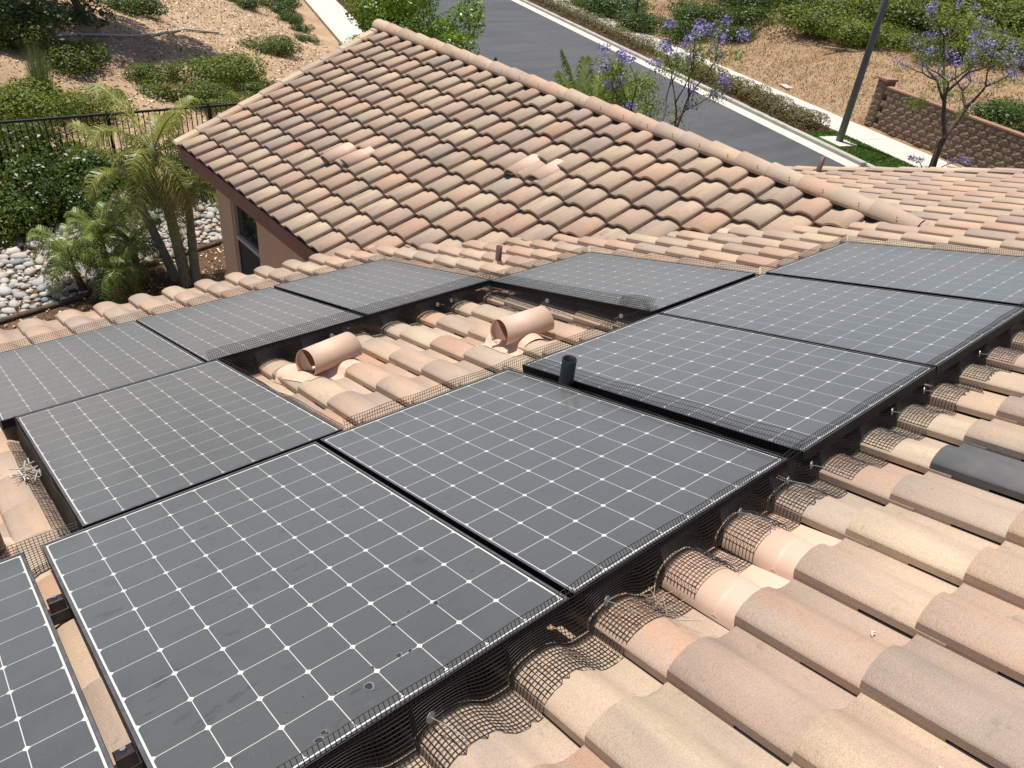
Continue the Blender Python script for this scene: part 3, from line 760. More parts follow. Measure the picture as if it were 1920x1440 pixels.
def guard(label, A, B, out, top, lean, flare, flat=0.0, wamp=0.004, rad=0.00125):
    """wire mesh from A to B along a panel edge (roof frame), out = outward unit vector,
    top = height of the free edge above the glass, lean = inward lean of that edge, flare = width lying on the tiles"""
    A = np.array(A, float); B = np.array(B, float); out = np.array(out, float)
    Ln = np.linalg.norm(B - A); ni = int(Ln / SP) + 1
    T = (B - A) / Ln
    s = np.arange(ni) * SP
    nt_ = max(int(round(top / SP)), 1); nv = 12; no = max(int(flare / SP), 1)
    G = np.zeros((ni, nt_ + nv + no + 1, 3))
    wt = wob(ni, wamp); wl = wob(ni, wamp * 1.2); wf = wob(ni, 0.006)
    ex = A[0] + T[0] * s; ey = A[1] + T[1] * s
    zc = tsurf(ex + out[0] * .02, ey + out[1] * .02) + 0.006
    for j in range(nt_ + 1):
        fr_ = 1 - j / nt_
        d = 0.004 - fr_ * lean + wl * fr_
        G[:, j, 0] = ex + out[0] * d; G[:, j, 1] = ey + out[1] * d; G[:, j, 2] = fr_ * (top + wt) + 0.002
    for j in range(1, nv + 1):
        g = j / nv
        d = 0.004 + 0.016 * g * g
        G[:, nt_ + j, 0] = ex + out[0] * d; G[:, nt_ + j, 1] = ey + out[1] * d; G[:, nt_ + j, 2] = (1 - g) * 0.002 + g * zc
    for j in range(1, no + 1):
        d = 0.02 + j * SP * (1 + wf * 6)
        xx = ex + out[0] * d; yy = ey + out[1] * d
        G[:, nt_ + nv + j, 0] = xx; G[:, nt_ + nv + j, 1] = yy
        G[:, nt_ + nv + j, 2] = tsurf(xx, yy) + 0.005 + (wf if j == no else 0) * .6 + 0.002 * nrs.uniform(-1, 1, ni)
    # cut ends: the free edge on the tiles is ragged
    cut = np.clip(np.round(wob(ni, .8, 3) + nrs.uniform(-.4, .5, ni)), 0, 2).astype(int)
    for i in range(ni):
        for k in range(cut[i] if no > 4 else 0): G[i, nt_ + nv + no - k] = G[i, nt_ + nv + no - cut[i]]
    kink = nrs.uniform(-1, 1, (ni // 9 + 2)); kk = np.interp(np.arange(ni) / 9.0, np.arange(len(kink)), kink)
    G[:, :nt_, 2] += (kk * .0035)[:, None]; G[:, :nt_, 0] += out[0] * (kk[::-1] * .003)[:, None]; G[:, :nt_, 1] += out[1] * (kk[::-1] * .003)[:, None]
    # the guard keeps roughly square openings where it bends over the barrels: relax along the rows a little
    o = ob('wire_mesh_guard', wires('wire_mesh_guard', G, rad), None, ROOF)
    tag(o, label, 'wire mesh', 'wire mesh guards round the panels')
    return o
guard('black wire mesh along the upper edge of the panels, curling over tile barrels', (-1.15, -PH - .002), (5.40, -PH - .002), (0, -1), 0.030, 0.012, 0.115)
guard('wire mesh strip standing on the upper row edge below the vents gap', (1.19, 0.002), (3.25, 0.002), (0, 1), 0.044, 0.004, 0.04, wamp=0.003)
guard('wire mesh flap standing on the eave row panels, left and above the vents', (1.14, 3.160 - PH - .004), (3.26, 3.160 - PH - .004), (0, -1), 0.058, 0.022, 0.05)
guard('wire mesh flap standing along the near side of the panel beyond the vents', (3.236, 0.06), (3.236, 1.60), (-1, 0), 0.058, 0.02, 0.10)
guard('rust-lit wire mesh lying below the right side of the panel left of the vents', (1.186, 0.02), (1.186, 1.575), (1, 0), 0.012, 0.0, 0.055, wamp=.006)
guard('long wire mesh strip along the eave side of the eave row', (0.06, 3.178), (3.28, 3.178), (0, 1), 0.046, 0.002, 0.04, wamp=0.002)
guard('wire mesh strip on the far side of the inner corner panel', (3.264, 1.64), (3.264, 3.18), (1, 0), 0.038, 0.0, 0.05)
guard('wire mesh strip beside the brown vent pipe, below the panel beyond the vents', (3.25, 1.604), (4.29, 1.604), (0, 1), 0.046, 0.0, 0.04)
guard('wire mesh strip between the panel beyond the vents and the wing roof', (4.288, 0.02), (4.288, 1.60), (1, 0), 0.040, 0.0, 0.05)
guard('wire mesh strip below the farthest upper row panel', (4.30, 0.0), (5.38, 0.0), (0, 1), 0.042, 0.0, 0.04)
guard('wire mesh strip along the far side of the farthest panel', (5.384, -1.56), (5.384, 0.0), (1, 0), 0.036, 0.0, 0.05)
guard('wire mesh strip standing at the left picture edge below the nearest panels', (-1.12, 0.004), (0.135, 0.004), (0, 1), 0.032, 0.0, 0.05)
guard('wire mesh down the left side of the panel by the left picture edge', (0.134, 0.03), (0.134, 1.56), (-1, 0), 0.014, 0.0, 0.06, wamp=.006)
guard('wire mesh flap lying over the left lip of the pipe joint', (2.115, -1.55), (2.115, 0.0), (1, 0), 0.026, 0.045, 0.012, wamp=.003)
guard('wire mesh flap leaning on the right lip of the pipe joint', (2.188, -1.55), (2.188, -0.02), (-1, 0), 0.034, 0.055, 0.012, wamp=.007)
# a loose square of mesh lying on the corner of the far panel
gx = np.linspace(0, .26, 21); gy = np.linspace(0, .08, 7)
G = np.array([[(3.232 + b * .55, 0.04 + a, 0.008 + .72 * b * (1.0 - 1.5 * a * a) + .008 * math.sin(a * 14)) for b in gy] for a in gx])
tag(ob('wire_mesh_offcut', wires('wire_mesh_offcut', G), None, ROOF), 'loose overlapping offcut of wire mesh bent up at the vents gap corner', 'wire mesh')
# clips: a galvanised washer with a wire rod
def clip(x, y, z, dirv, L=0.11, label=''):
    d = Vector(dirv).normalized()
    e = empty('mesh_clip', ROOF @ Matrix.Translation((x, y, z)) @ d.to_track_quat('Z', 'X').to_matrix().to_4x4())
    tag(e, label, 'clip', 'washer clips holding the wire mesh')
    MB().tube([(0, 0, 0), (0, 0, .0015), (0, 0, .003)], [.0155, .0155, .006], 16).obj('washer', M_galv, e, None, False)
    MB().tube([(0, 0, .003), (0.002, 0, L * .5), (0, .004, L)], .0013, 5).obj('rod', M_galv, e)
CLN = ['lowest washer clip near the bottom edge on the long mesh', 'washer clip at the joint of the two nearest panels', 'washer clip just past the pink tile vents', 'washer clip lower of the pair at the pipe joint', 'washer clip upper of the pair at the pipe joint', 'washer clip on the mesh past the pipe joint', 'washer clip second from the right picture edge', 'washer clip nearest the right picture edge']
for (x, lb) in zip((0.56, 1.16, 1.79, 2.07, 2.22, 2.82, 3.10, 3.66), CLN):
    clip(x, -1.585, -0.060, (0.25, -1, -0.02), 0.11, lb)
for (x, y, dv, lb) in ((2.87, 1.585, (.25, -1, .1), 'right washer clip of the pair above the vents'), (2.75, 1.585, (.2, -1, .1), 'left washer clip of the pair above the vents'), (1.92, 1.585, (.1, -1, .1), 'washer clip behind the left hooded vent'),
                       (3.222, 0.95, (-1, -.3, .05), 'washer clip in the middle of the far side of the gap'), (3.222, 0.27, (-1, -.2, .05), 'washer clip at the far right corner of the gap')):
    clip(x, y, -0.06, dv, .07, lb)

# ------------------------------------------------------------------ roof vents and pipes
def hood_vent(u, v, yaw, label, z=-0.042):
    e = empty('roof_vent', ROOF @ Matrix.Translation((u, -v, z)) @ Matrix.Rotation(yaw, 4, 'Z'))
    tag(e, label, 'roof vent', 'hooded roof vents in the gap')
    L, r = 0.335, 0.088; n = 20
    v_ = []; f_ = []
    a0, a1 = R(-38), R(218)
    for rr in (r, r - .003):
        for k in range(2):
            for i in range(n + 1):
                a = a0 + (a1 - a0) * i / n
                slant = 0.035 * (1 - math.sin(a)) * (1 if k else -1) * .5
                v_.append(((-L / 2 if k == 0 else L / 2) + slant * 0.6, math.cos(a) * rr, math.sin(a) * rr))
    m1 = n + 1
    for i in range(n):
        f_.append((i, m1 + i, m1 + i + 1, i + 1)); f_.append((2 * m1 + i, 2 * m1 + i + 1, 3 * m1 + i + 1, 3 * m1 + i))
        f_.append((i, i + 1, 2 * m1 + i + 1, 2 * m1 + i)); f_.append((m1 + i, 3 * m1 + i, 3 * m1 + i + 1, m1 + i + 1))
    f_.append((0, 2 * m1, 3 * m1, m1)); f_.append((n, m1 + n, 3 * m1 + n, 2 * m1 + n))
    hd = MB().add(v_, f_).obj('hood', M_pinkmetal, e); hd.data.polygons.foreach_set('use_smooth', [i < 4 * n and i % 4 < 2 for i in range(len(f_))])
    # rivets on the hood
    for xx in (-.05, .1): MB().tube([(xx, math.cos(R(60)) * r, math.sin(R(60)) * r), (xx, math.cos(R(60)) * (r + .003), math.sin(R(60)) * (r + .003))], .005, 8).obj('rivet', M_galv, hd)
    MB().tube([(0, 0, -.19), (0, 0, -.09), (0, 0, .03)], [.066, .05, .05], 16, False).obj('neck', M_pinkmetal, e, None, True)
    # side cheek closing one end
    ck = MB(); pts = [(-L / 2 + .012, math.cos(a0 + (a1 - a0) * i / 10) * (r - .004) * .96, math.sin(a0 + (a1 - a0) * i / 10) * (r - .004) * .96) for i in range(5)]
    ck.add(pts + [(-L / 2 + .03, -.01, -.05)], [tuple(range(6))]); ck.obj('cheek', M_pinkmetal, e)
    # soft flashing skirt dressed over the tiles
    g = 18; sv = []; sf = []
    mw = (ROOF @ Matrix.Translation((u, -v, z)) @ Matrix.Rotation(yaw, 4, 'Z'))
    inv = Matrix.Rotation(-yaw, 4, 'Z')
    for a in range(g + 1):
        for b in range(g + 1):
            lx = -0.27 + 0.38 * a / g; ly = -0.14 + 0.36 * b / g
            wv = Matrix.Rotation(yaw, 4, 'Z') @ Vector((lx, ly, 0))
            hz = float(tsurf(u + wv.x, -v + wv.y))
            soft = float(np.mean([tsurf(u + wv.x + dx, -v + wv.y + dy) for dx in (-.05, 0, .05) for dy in (-.05, 0, .05)]))
            d = math.hypot(lx, ly)
            edge = min(a, b, g - a, g - b) / 4.0
            zz = (max(hz, soft) if edge > .9 else hz) + 0.006 - z + 0.08 * math.exp(-(d / .085) ** 2) + .0025 * math.sin(31 * lx + 17 * ly) * min(edge, 1)
            sv.append((lx, ly, zz))
    for a in range(g):
        for b in range(g):
            i = a * (g + 1) + b; sf.append((i, i + g + 1, i + g + 2, i + 1))
    MB().add(sv, sf).obj('flashing_skirt', M_pinkmetal, e, None, True)
    return e
hood_vent(1.70, -1.18, R(14), 'left pink hooded roof vent by the eave row mesh')
hood_vent(2.705, -0.60, R(-2), 'right pink hooded roof vent near the panel beyond the gap')
def pipe_vent(u, v, r, h, mat, label, flash=True, lean=0.0, z0=-0.196):
    base = ROOF @ Vector((u, -v, z0))
    e = empty('vent_pipe', Matrix.Translation(base) @ Matrix.Rotation(lean, 4, 'Y'))
    tag(e, label, 'vent pipe')
    n = 20; v_ = []; f_ = []
    for rr, z in ((r, 0), (r, h), (r * .84, h), (r * .84, h - .12)):
        v_ += [(math.cos(2 * math.pi * i / n) * rr, math.sin(2 * math.pi * i / n) * rr, z) for i in range(n)]
    for k in range(3):
        for i in range(n): f_.append((k * n + i, k * n + (i + 1) % n, (k + 1) * n + (i + 1) % n, (k + 1) * n + i))
    o = MB().add(v_, f_).obj('pipe', mat, e); o.data.polygons.foreach_set('use_smooth', [(i // n) != 1 for i in range(len(f_))])
    dk = MB().add([(math.cos(2 * math.pi * i / n) * r * .83, math.sin(2 * math.pi * i / n) * r * .83, h - .11) for i in range(n)], [tuple(range(n))]).obj('bore', M_felt, e)
    if flash: MB().tube([(0, 0, .02), (0, 0, .05), (0, 0, .085), (0, 0, .10)], [r * 3.0, r * 2.0, r * 1.35, r * 1.04], 16, False).obj('flashing_cone', M_pinkmetal, e, None, True)
    return e
pipe_vent(2.152, 0.315, 0.0345, 0.335, M_abs, 'black plastic vent pipe standing in the joint between two panels', flash=False)
pipe_vent(4.02, -2.52, 0.028, 0.23, M_brownpipe, 'short brown vent pipe at the inner corner of the panels')
pipe_vent(9.45, -2.62, 0.034, 0.30, M_brownpipe, 'brown vent pipe beyond the wing ridge near the far roof edge', lean=R(6))
pipe_vent(-0.145, -0.36, 0.05, 0.32, M_brownpipe, 'dark brown pipe cut off by the left picture edge', flash=True)

# scraps on the roof
for (u, v, L, lb) in ((1.62, 2.12, .022, 'small white scrap on the grey tiles at the right'), (1.27, 2.44, .016, 'tiny white scrap near the bottom right corner')):
    z = float(tsurf(u, -v)) + .004
    o = MB().tube([(0, 0, 0), (L * .5, L * .3, .006), (L, 0, .004)], [.002, .0045, .002], 6).obj('scrap', M_debris, None, ROOF @ Matrix.Translation((u, -v, z))); tag(o, lb, 'scrap')
nv_ = []; nf_ = []
mb = MB()
for i in range(46):
    a = rnd.uniform(0, 6.28); L = rnd.uniform(.02, .07); x, y = rnd.gauss(0, .035), rnd.gauss(0, .06)
    mb.tube([(x, y, rnd.uniform(0, .02)), (x + math.cos(a) * L, y + math.sin(a) * L, rnd.uniform(.0, .035))], rnd.uniform(.0015, .004), 4)
o = mb.obj('twig_nest', M_debris, None, ROOF @ Matrix.Translation((0.075, 0.98, float(tsurf(.075, 1.0)) + .01))); tag(o, 'bleached nest debris beside the left side mesh', 'debris', kind='stuff')
mb = MB()
for i in range(22):
    a = rnd.uniform(0, 6.28); L = rnd.uniform(.03, .08); x, y = rnd.gauss(0, .03), rnd.gauss(0, .05)
    mb.tube([(x, y, .002), (x + math.cos(a) * L, y + math.sin(a) * L, .006)], .0009, 4)
o = mb.obj('straw_tuft', M_board, None, ROOF @ Matrix.Translation((1.29, -1.66, float(tsurf(1.29, -1.66)) + .006))); tag(o, 'dry straw caught beside the lower pink tile vent', 'debris', kind='stuff')
# ------------------------------------------------------------------ plants
def leaf_quads(P, Nn, size, rs, ratio=0.5):
    """rhombic leaves at points P, roughly facing Nn"""
    n = len(P)
    T = rs.normal(size=(n, 3)); Nn = Nn + rs.normal(size=(n, 3)) * 0.55
    Nn /= np.linalg.norm(Nn, axis=1, keepdims=True)
    T -= Nn * (T * Nn).sum(1, keepdims=True); T /= np.linalg.norm(T, axis=1, keepdims=True)
    B = np.cross(Nn, T)
    s = (size * rs.uniform(0.6, 1.3, n))[:, None]
    V = np.stack([P - T * s * .5, P + B * s * ratio * .5 + Nn * s * .06, P + T * s * .5 - Nn * s * .08, P - B * s * ratio * .5 + Nn * s * .06], 1)
    F = np.arange(n * 4).reshape(n, 4)
    return V.reshape(-1, 3), F
def crown_points(rs, blobs, n, shell=0.72):
    w = np.array([b[3] ** 2 for b in blobs]); idx = rs.choice(len(blobs), n, p=w / w.sum())
    Bc = np.array([b[:3] for b in blobs])[idx]; r = np.array([b[3] for b in blobs])[idx]
    d = rs.normal(size=(n, 3)); d /= np.linalg.norm(d, axis=1, keepdims=True)
    rad = r * (shell + (1.08 - shell) * rs.uniform(0, 1, n) ** 0.7)
    return Bc + d * rad[:, None] * np.array([1, 1, .85]), d
def bush_mesh(name, mat, seed, nblob=9, n=2400, leaf=0.075, flat=0.62):
    rs = np.random.RandomState(seed)
    blobs = []
    for i in range(nblob):
        a = rs.uniform(0, 6.28); d = rs.uniform(0.1, .72) ** .7
        blobs.append((math.cos(a) * d, math.sin(a) * d, rs.uniform(.16, .42) * flat * 1.3, rs.uniform(.24, .44)))
    P, d = crown_points(rs, blobs, n)
    P[:, 2] = np.maximum(P[:, 2], rs.uniform(0.0, .06, len(P)))
    # sprigs that stick out
    k = n // 10
    P[:k] += d[:k] * rs.uniform(.02, .16, (k, 1))
    d = d + np.array([0, 0, .35])
    V, F = leaf_quads(P, d, leaf, rs)
    hgt = np.clip(P[:, 2] / .6, 0, 1)
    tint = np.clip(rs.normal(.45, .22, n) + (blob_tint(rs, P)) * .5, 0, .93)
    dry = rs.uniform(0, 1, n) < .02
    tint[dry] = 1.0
    return npmesh(name, V, F, mat, np.repeat(tint, 4))
def blob_tint(rs, P):
    a, b, c = rs.uniform(3, 6, 3)
    return .5 * np.sin(a * P[:, 0] + 1) * np.sin(b * P[:, 1] + 2) * np.sin(c * P[:, 2] + .5)
BM = {}
def bush_set(key, mat, **kw): BM[key] = [bush_mesh('shrub', mat, 11 * i + hash_(key), **kw) for i in range(4)]
def hash_(s): return sum(ord(c) * (i + 3) for i, c in enumerate(s)) % 1000
bush_set('mid', M_shrub, n=5200, nblob=12); bush_set('dark', M_shrub_dk, n=5200, nblob=12); bush_set('light', M_shrub_lt, n=6500, leaf=.06, nblob=13)
bush_set('hedge', M_shrub_dk, n=4800, leaf=.085, flat=1.2, nblob=11)
bush_set('big', M_shrub_lt, n=11000, leaf=.055, nblob=18); bush_set('bigdark', M_shrub_dk, n=11000, leaf=.055, nblob=18)
cnt = [0]
def shrub(x, y, r, key, label, group, h=1.0, cat='shrub', z=None):
    cnt[0] += 1
    me = BM[key][cnt[0] % 4]
    zz = float(gzb(x, y)) if z is None else z
    o = ob('shrub', me, None, Matrix.Translation((x, y, zz - .03)) @ Matrix.Rotation(rnd.uniform(0, 6.28), 4, 'Z') @ Matrix.Diagonal((r * 1.3, r * rnd.uniform(1.1, 1.4), r * h * 1.1, 1)))
    return tag(o, label, cat, group)
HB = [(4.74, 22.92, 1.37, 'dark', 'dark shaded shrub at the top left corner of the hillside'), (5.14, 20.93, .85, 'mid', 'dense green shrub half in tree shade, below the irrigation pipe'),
      (6.82, 20.31, .68, 'mid', 'green shrub at the lower right edge of the tree shade'), (8.73, 20.71, 1.15, 'light', 'wide yellow-green shrub on the slope above the fence end'),
      (7.15, 19.16, .90, 'mid', 'spreading green shrub on the slope just above the palm'), (12.28, 25.26, .86, 'mid', 'lone sparse shrub on bare soil left of the gable'),
      (14.85, 33.27, .68, 'dark', 'small shrub at the top picture edge left of the sidewalk'), (5.35, 19.18, .29, 'mid', 'tiny green plant on bare soil above the fence'),
      (3.32, 18.35, 1.14, 'light', 'yellow-green ground shrub just above the fence at the left edge'), (4.34, 18.37, .84, 'light', 'yellow-green ground shrub above the first fence post'),
      (3.89, 21.74, .78, 'mid', 'green shrub at the left edge beside the end of the irrigation pipe'), (3.16, 18.92, .62, 'mid', 'small shrub at the left edge below the wispy grass'),
      (8.22, 26.75, .86, 'dark', 'dark shrub beside the tree trunk at the top edge'), (7.96, 18.03, .71, 'light', 'low green shrub right behind the fence beside the gable eave'),
      (7.64, 18.81, .65, 'light', 'green shrub behind the last fence post'), (9.6, 19.6, .7, 'mid', 'green shrub at the right end of the slope thicket by the rake')]
for x, y, r, k, lb in HB: shrub(x, y, r, k, lb, 'shrubs on the left hillside', .95)
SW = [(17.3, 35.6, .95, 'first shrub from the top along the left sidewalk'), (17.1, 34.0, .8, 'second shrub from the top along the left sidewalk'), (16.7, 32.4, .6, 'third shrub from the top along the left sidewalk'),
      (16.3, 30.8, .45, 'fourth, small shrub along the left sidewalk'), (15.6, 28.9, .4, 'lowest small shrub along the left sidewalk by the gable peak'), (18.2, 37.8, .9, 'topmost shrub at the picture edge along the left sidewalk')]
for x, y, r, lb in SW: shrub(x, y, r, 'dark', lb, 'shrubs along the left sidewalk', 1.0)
HG = [(2.2, 15.9, .8, 'hedge', 'hedge shrub behind the fence at the left edge'), (3.2, 15.6, .7, 'mid', 'hedge shrub behind the fence near its first post'), (1.75, 14.0, .85, 'hedge', 'hedge shrub in front of the fence at the left edge'),
      (2.75, 13.75, .85, 'hedge', 'second hedge shrub in front of the fence'), (3.55, 13.6, .8, 'hedge', 'third hedge shrub in front of the fence, left of the palm'), (4.4, 13.7, .75, 'hedge', 'hedge shrub in front of the fence right behind the palm crown'),
      (1.0, 13.1, .8, 'mid', 'light hedge shrub above the cobbles at the left edge'), (2.1, 12.95, .62, 'hedge', 'low shrub at the upper edge of the cobbles, left'), (3.1, 12.9, .6, 'hedge', 'low shrub at the upper edge of the cobbles behind the pygmy palm'),
      (5.3, 13.5, .7, 'hedge', 'hedge shrub in front of the fence behind the palm right side'), (6.2, 13.3, .7, 'hedge', 'hedge shrub in front of the fence beside the wing corner')]
for x, y, r, k, lb in HG: shrub(x, y, r, k, lb, 'hedge shrubs along the iron fence', 1.25)
RB = [(37.3, 32.2, 1.9, 'bigdark', 'shrub at the top edge left of the thin stake'), (37.8, 34.8, 1.4, 'big', 'small shrub at the top edge, first on the far slope'), (35.4, 27.6, 1.5, 'bigdark', 'shrub right below the thin stake on the far slope'),
      (37.6, 24.9, 2.2, 'bigdark', 'wide dark shrub mass left of the straw clearing'), (40.2, 24.6, 1.8, 'bigdark', 'dark shrub at the top of the straw clearing, left side'), (35.6, 25.0, 1.5, 'bigdark', 'dark shrub at the lower left of the shrub mass by the sidewalk'),
      (39.2, 19.2, 2.3, 'big', 'large green shrub right of the straw clearing, left of the lamp pole'), (38.0, 17.4, 1.8, 'big', 'green shrub behind the lamp pole'), (41.0, 21.4, 1.8, 'bigdark', 'dark shrub at the top edge right of the clearing'),
      (40.6, 16.4, 2.0, 'bigdark', 'dark shrub at the foot of the staked sapling'), (38.3, 15.4, 1.4, 'big', 'low green shrub just right of the lamp pole'), (40.9, 14.2, 2.3, 'big', 'bright ground shrub above the jacaranda crown, left'),
      (43.6, 13.8, 2.4, 'big', 'bright ground shrub at the top edge above the jacaranda'), (42.0, 11.4, 2.0, 'big', 'bright ground shrub at the upper right corner'), (37.8, 12.4, 1.3, 'mid', 'shrub seen through the jacaranda branches, left'),
      (38.2, 9.9, 1.8, 'big', 'shrub at the right edge behind the jacaranda crown'), (32.0, 7.5, 1.3, 'dark', 'dark shrub behind the block wall at the right edge'), (30.6, 8.6, 1.0, 'dark', 'dark shrub behind the block wall, middle'),
      (45.5, 18.5, 2.4, 'bigdark', 'dark shrub at the top edge behind the lamp pole'), (46.5, 11.5, 2.4, 'big', 'bright shrub at the top right, farthest up the slope'), (36.2, 22.4, 1.1, 'bigdark', 'shrub at the lower right tip of the dark shrub mass'),
      (44, 24.5, 2.4, 'bigdark', 'shrub at the top edge above the straw clearing'), (31.2, 5.6, 1.2, 'dark', 'shrub behind the lower step of the block wall'), (41.5, 18.6, 2.2, 'big', 'green shrub filling the gap right above the large green shrub'), (44.2, 16.4, 2.4, 'big', 'green shrub high on the slope above the sapling'), (39.6, 12.6, 1.8, 'big', 'green shrub spreading behind the jacaranda crown, middle')]
for x, y, r, k, lb in RB: shrub(x, y, r, k, lb, 'shrubs on the far slope', .8)

# brown-green hedges in the planting strips: clipped shrubs in a row
def strip_hedge(p0, p1, q0, q1, label, seed, n, hh=.42):
    rs = np.random.RandomState(seed); blobs = []
    q = q0 + .35
    while q < q1 - .3:
        for p in np.arange(p0 + .35, p1 - .2, .5):
            x, y = pq2xy(p + rs.uniform(-.1, .1), q + rs.uniform(-.15, .15)); blobs.append((x, y, -4.88 + hh * rs.uniform(.25, .5), rs.uniform(.34, .5)))
        q += .5
    P, d = crown_points(rs, blobs, n, .85); ok = P[:, 2] > -4.86; P, d = P[ok], d[ok]
    V, F = leaf_quads(P, d + np.array([0, 0, .6]), .075, rs)
    t = np.clip(rs.normal(.45, .25, len(P)), 0, 1)
    cx, cy = pq2xy((p0 + p1) / 2, (q0 + q1) / 2)
    V = V - np.array([cx, cy, -4.88])
    o = ob('low_hedge', npmesh('low_hedge', V, F, M_brownhedge, np.repeat(t, 4)), None, Matrix.Translation((cx, cy, -4.88))); return tag(o, label, 'hedge', 'low hedges in the planting strips')
strip_hedge(20.95, 22.2, 19.8, 30.2, 'long brown-green hedge across the street, right of the near jacaranda', 5, 34000)
strip_hedge(20.95, 22.2, 31.6, 62, 'brown-green hedge across the street, left of the near jacaranda', 6, 46000)
strip_hedge(8.7, 10.05, 34, 64, 'brown-green hedge beside the left sidewalk behind the green tree', 8, 34000)

# the irrigation pipe, boards
pl = [(x, y, float(gzb(x, y)) + .05) for x, y in ((4.9, 22.17), (5.6, 22.45), (6.25, 22.79), (7.2, 23.3), (8.06, 23.93), (9.4, 25.1), (10.98, 26.34))]
tag(MB().tube(pl, .035, 8).obj('irrigation_pipe', M_pvc, None, None, True), 'pale irrigation pipe lying across the left hillside', 'pipe')
for (x, y, a, L, lb) in ((36.5, 16.6, R(-42), 2.2, 'pale board lying on the straw slope left of the pole'), (43.5, 22.6, R(-60), 2.4, 'weathered board at the top edge above the straw clearing')):
    tag(MB().bevbox(-L / 2, L / 2, -.05, .05, 0, .06, .01).obj('board', M_board, None, Matrix.Translation((x, y, float(gzb(x, y)))) @ Matrix.Rotation(a, 4, 'Z')), lb, 'board')
# paper scrap by the sidewalk
x, y = pq2xy(24.5, 25.5); tag(MB().bevbox(-.35, .35, -.16, .16, 0, .05, .02).obj('fallen_slab', M_debris, None, Matrix.Translation((x, y, float(gz(x, y)))) @ Matrix.Rotation(R(60), 4, 'Z')), 'white slab lying on the straw beside the far sidewalk', 'slab')

# leaf litter and dry grass
def scatter(name, mat, n, fn, size, seed, ratio=.5, up=0.9, lift=.02):
    rs = np.random.RandomState(seed)
    xy = fn(rs, n); P = np.column_stack([xy, gzb(xy[:, 0], xy[:, 1]) + lift * rs.uniform(.3, 1.5, len(xy))])
    Nn = np.tile([0, 0, up], (len(P), 1)) + rs.normal(size=(len(P), 3)) * .25
    V, F = leaf_quads(P, Nn, size, rs, ratio)
    o = ob(name, npmesh(name, V, F, mat, np.repeat(np.clip(rs.normal(.5, .3, len(P)), 0, 1), 4))); return tag(o, kind='stuff')
def lf(rs, n):
    y = rs.uniform(15, 36, n * 2); x = rs.uniform(0.5, 17, n * 2); p = x * PX + y * PY
    ok = p < 6.2; return np.column_stack([x, y])[ok][:n]
tag(scatter('leaf_litter', M_litter, 17000, lf, .10, 21), 'pale dry leaf litter on the bare hillside soil', 'leaf litter')
def bedf(rs, n): return np.column_stack([rs.uniform(-1, 7, n), rs.uniform(8.4, 13.2, n)])
tag(scatter('mulch', M_litter, 5000, bedf, .06, 22), 'brown mulch and dead fronds in the palm bed', 'mulch')
def straw(seed, n):
    rs = np.random.RandomState(seed); p = rs.uniform(24.2, 40, n); q = rs.uniform(12, 50, n)
    x = p * PX + q * EX; y = p * PY + q * EY; z = gzb(x, y)
    h = rs.uniform(.03, .13, n); a = rs.uniform(0, 6.28, n); w = rs.uniform(.012, .03, n)
    B = np.column_stack([x, y, z]); dv = np.column_stack([np.cos(a), np.sin(a), np.zeros(n)]); ln = np.column_stack([rs.normal(0, .6, n), rs.normal(0, .6, n), np.ones(n)]) * h[:, None]
    V = np.stack([B - dv * w[:, None], B + dv * w[:, None], B + ln], 1).reshape(-1, 3)
    return V, np.arange(3 * n).reshape(n, 3), rs
V, F, rs = straw(31, 60000)
tag(ob('dry_grass', npmesh('dry_grass', V, F, M_straw, np.repeat(np.clip(rs.normal(.5, .25, len(F)), 0, 1), 3))), 'straw-coloured dry grass on the far slope', 'dry grass', kind='stuff')
# green lawn patch by the lamp post
rs = np.random.RandomState(33); n = 26000; p = rs.uniform(20.88, 22.3, n); q = rs.uniform(8, 19.7, n)
hole = (np.abs(p - 21.35) < .5) & (np.abs(q - 18.55) < .6); p, q = p[~hole], q[~hole]; n = len(p)
x = p * PX + q * EX; y = p * PY + q * EY
tag(ob('lawn_soil', mesh('lawn_soil', [(*pq2xy(a, b), -4.880) for a, b in ((20.84, 8), (22.33, 8), (22.33, 19.7), (20.84, 19.7))], [(0, 1, 2, 3)], M_lawn)), kind='structure')
a = rs.uniform(0, 6.28, n); B = np.column_stack([x, y, np.full(n, -4.885)]); dv = np.column_stack([np.cos(a), np.sin(a), 0 * a]) * .018
tp = B + np.column_stack([rs.normal(0, .03, n), rs.normal(0, .03, n), rs.uniform(.04, .09, n)])
tag(ob('lawn_grass', npmesh('lawn_grass', np.stack([B - dv, B + dv, tp], 1).reshape(-1, 3), np.arange(3 * n).reshape(n, 3), M_lawn, np.repeat(rs.uniform(0, .8, n), 3))), 'short green lawn round the lamp pole', 'lawn', kind='stuff')

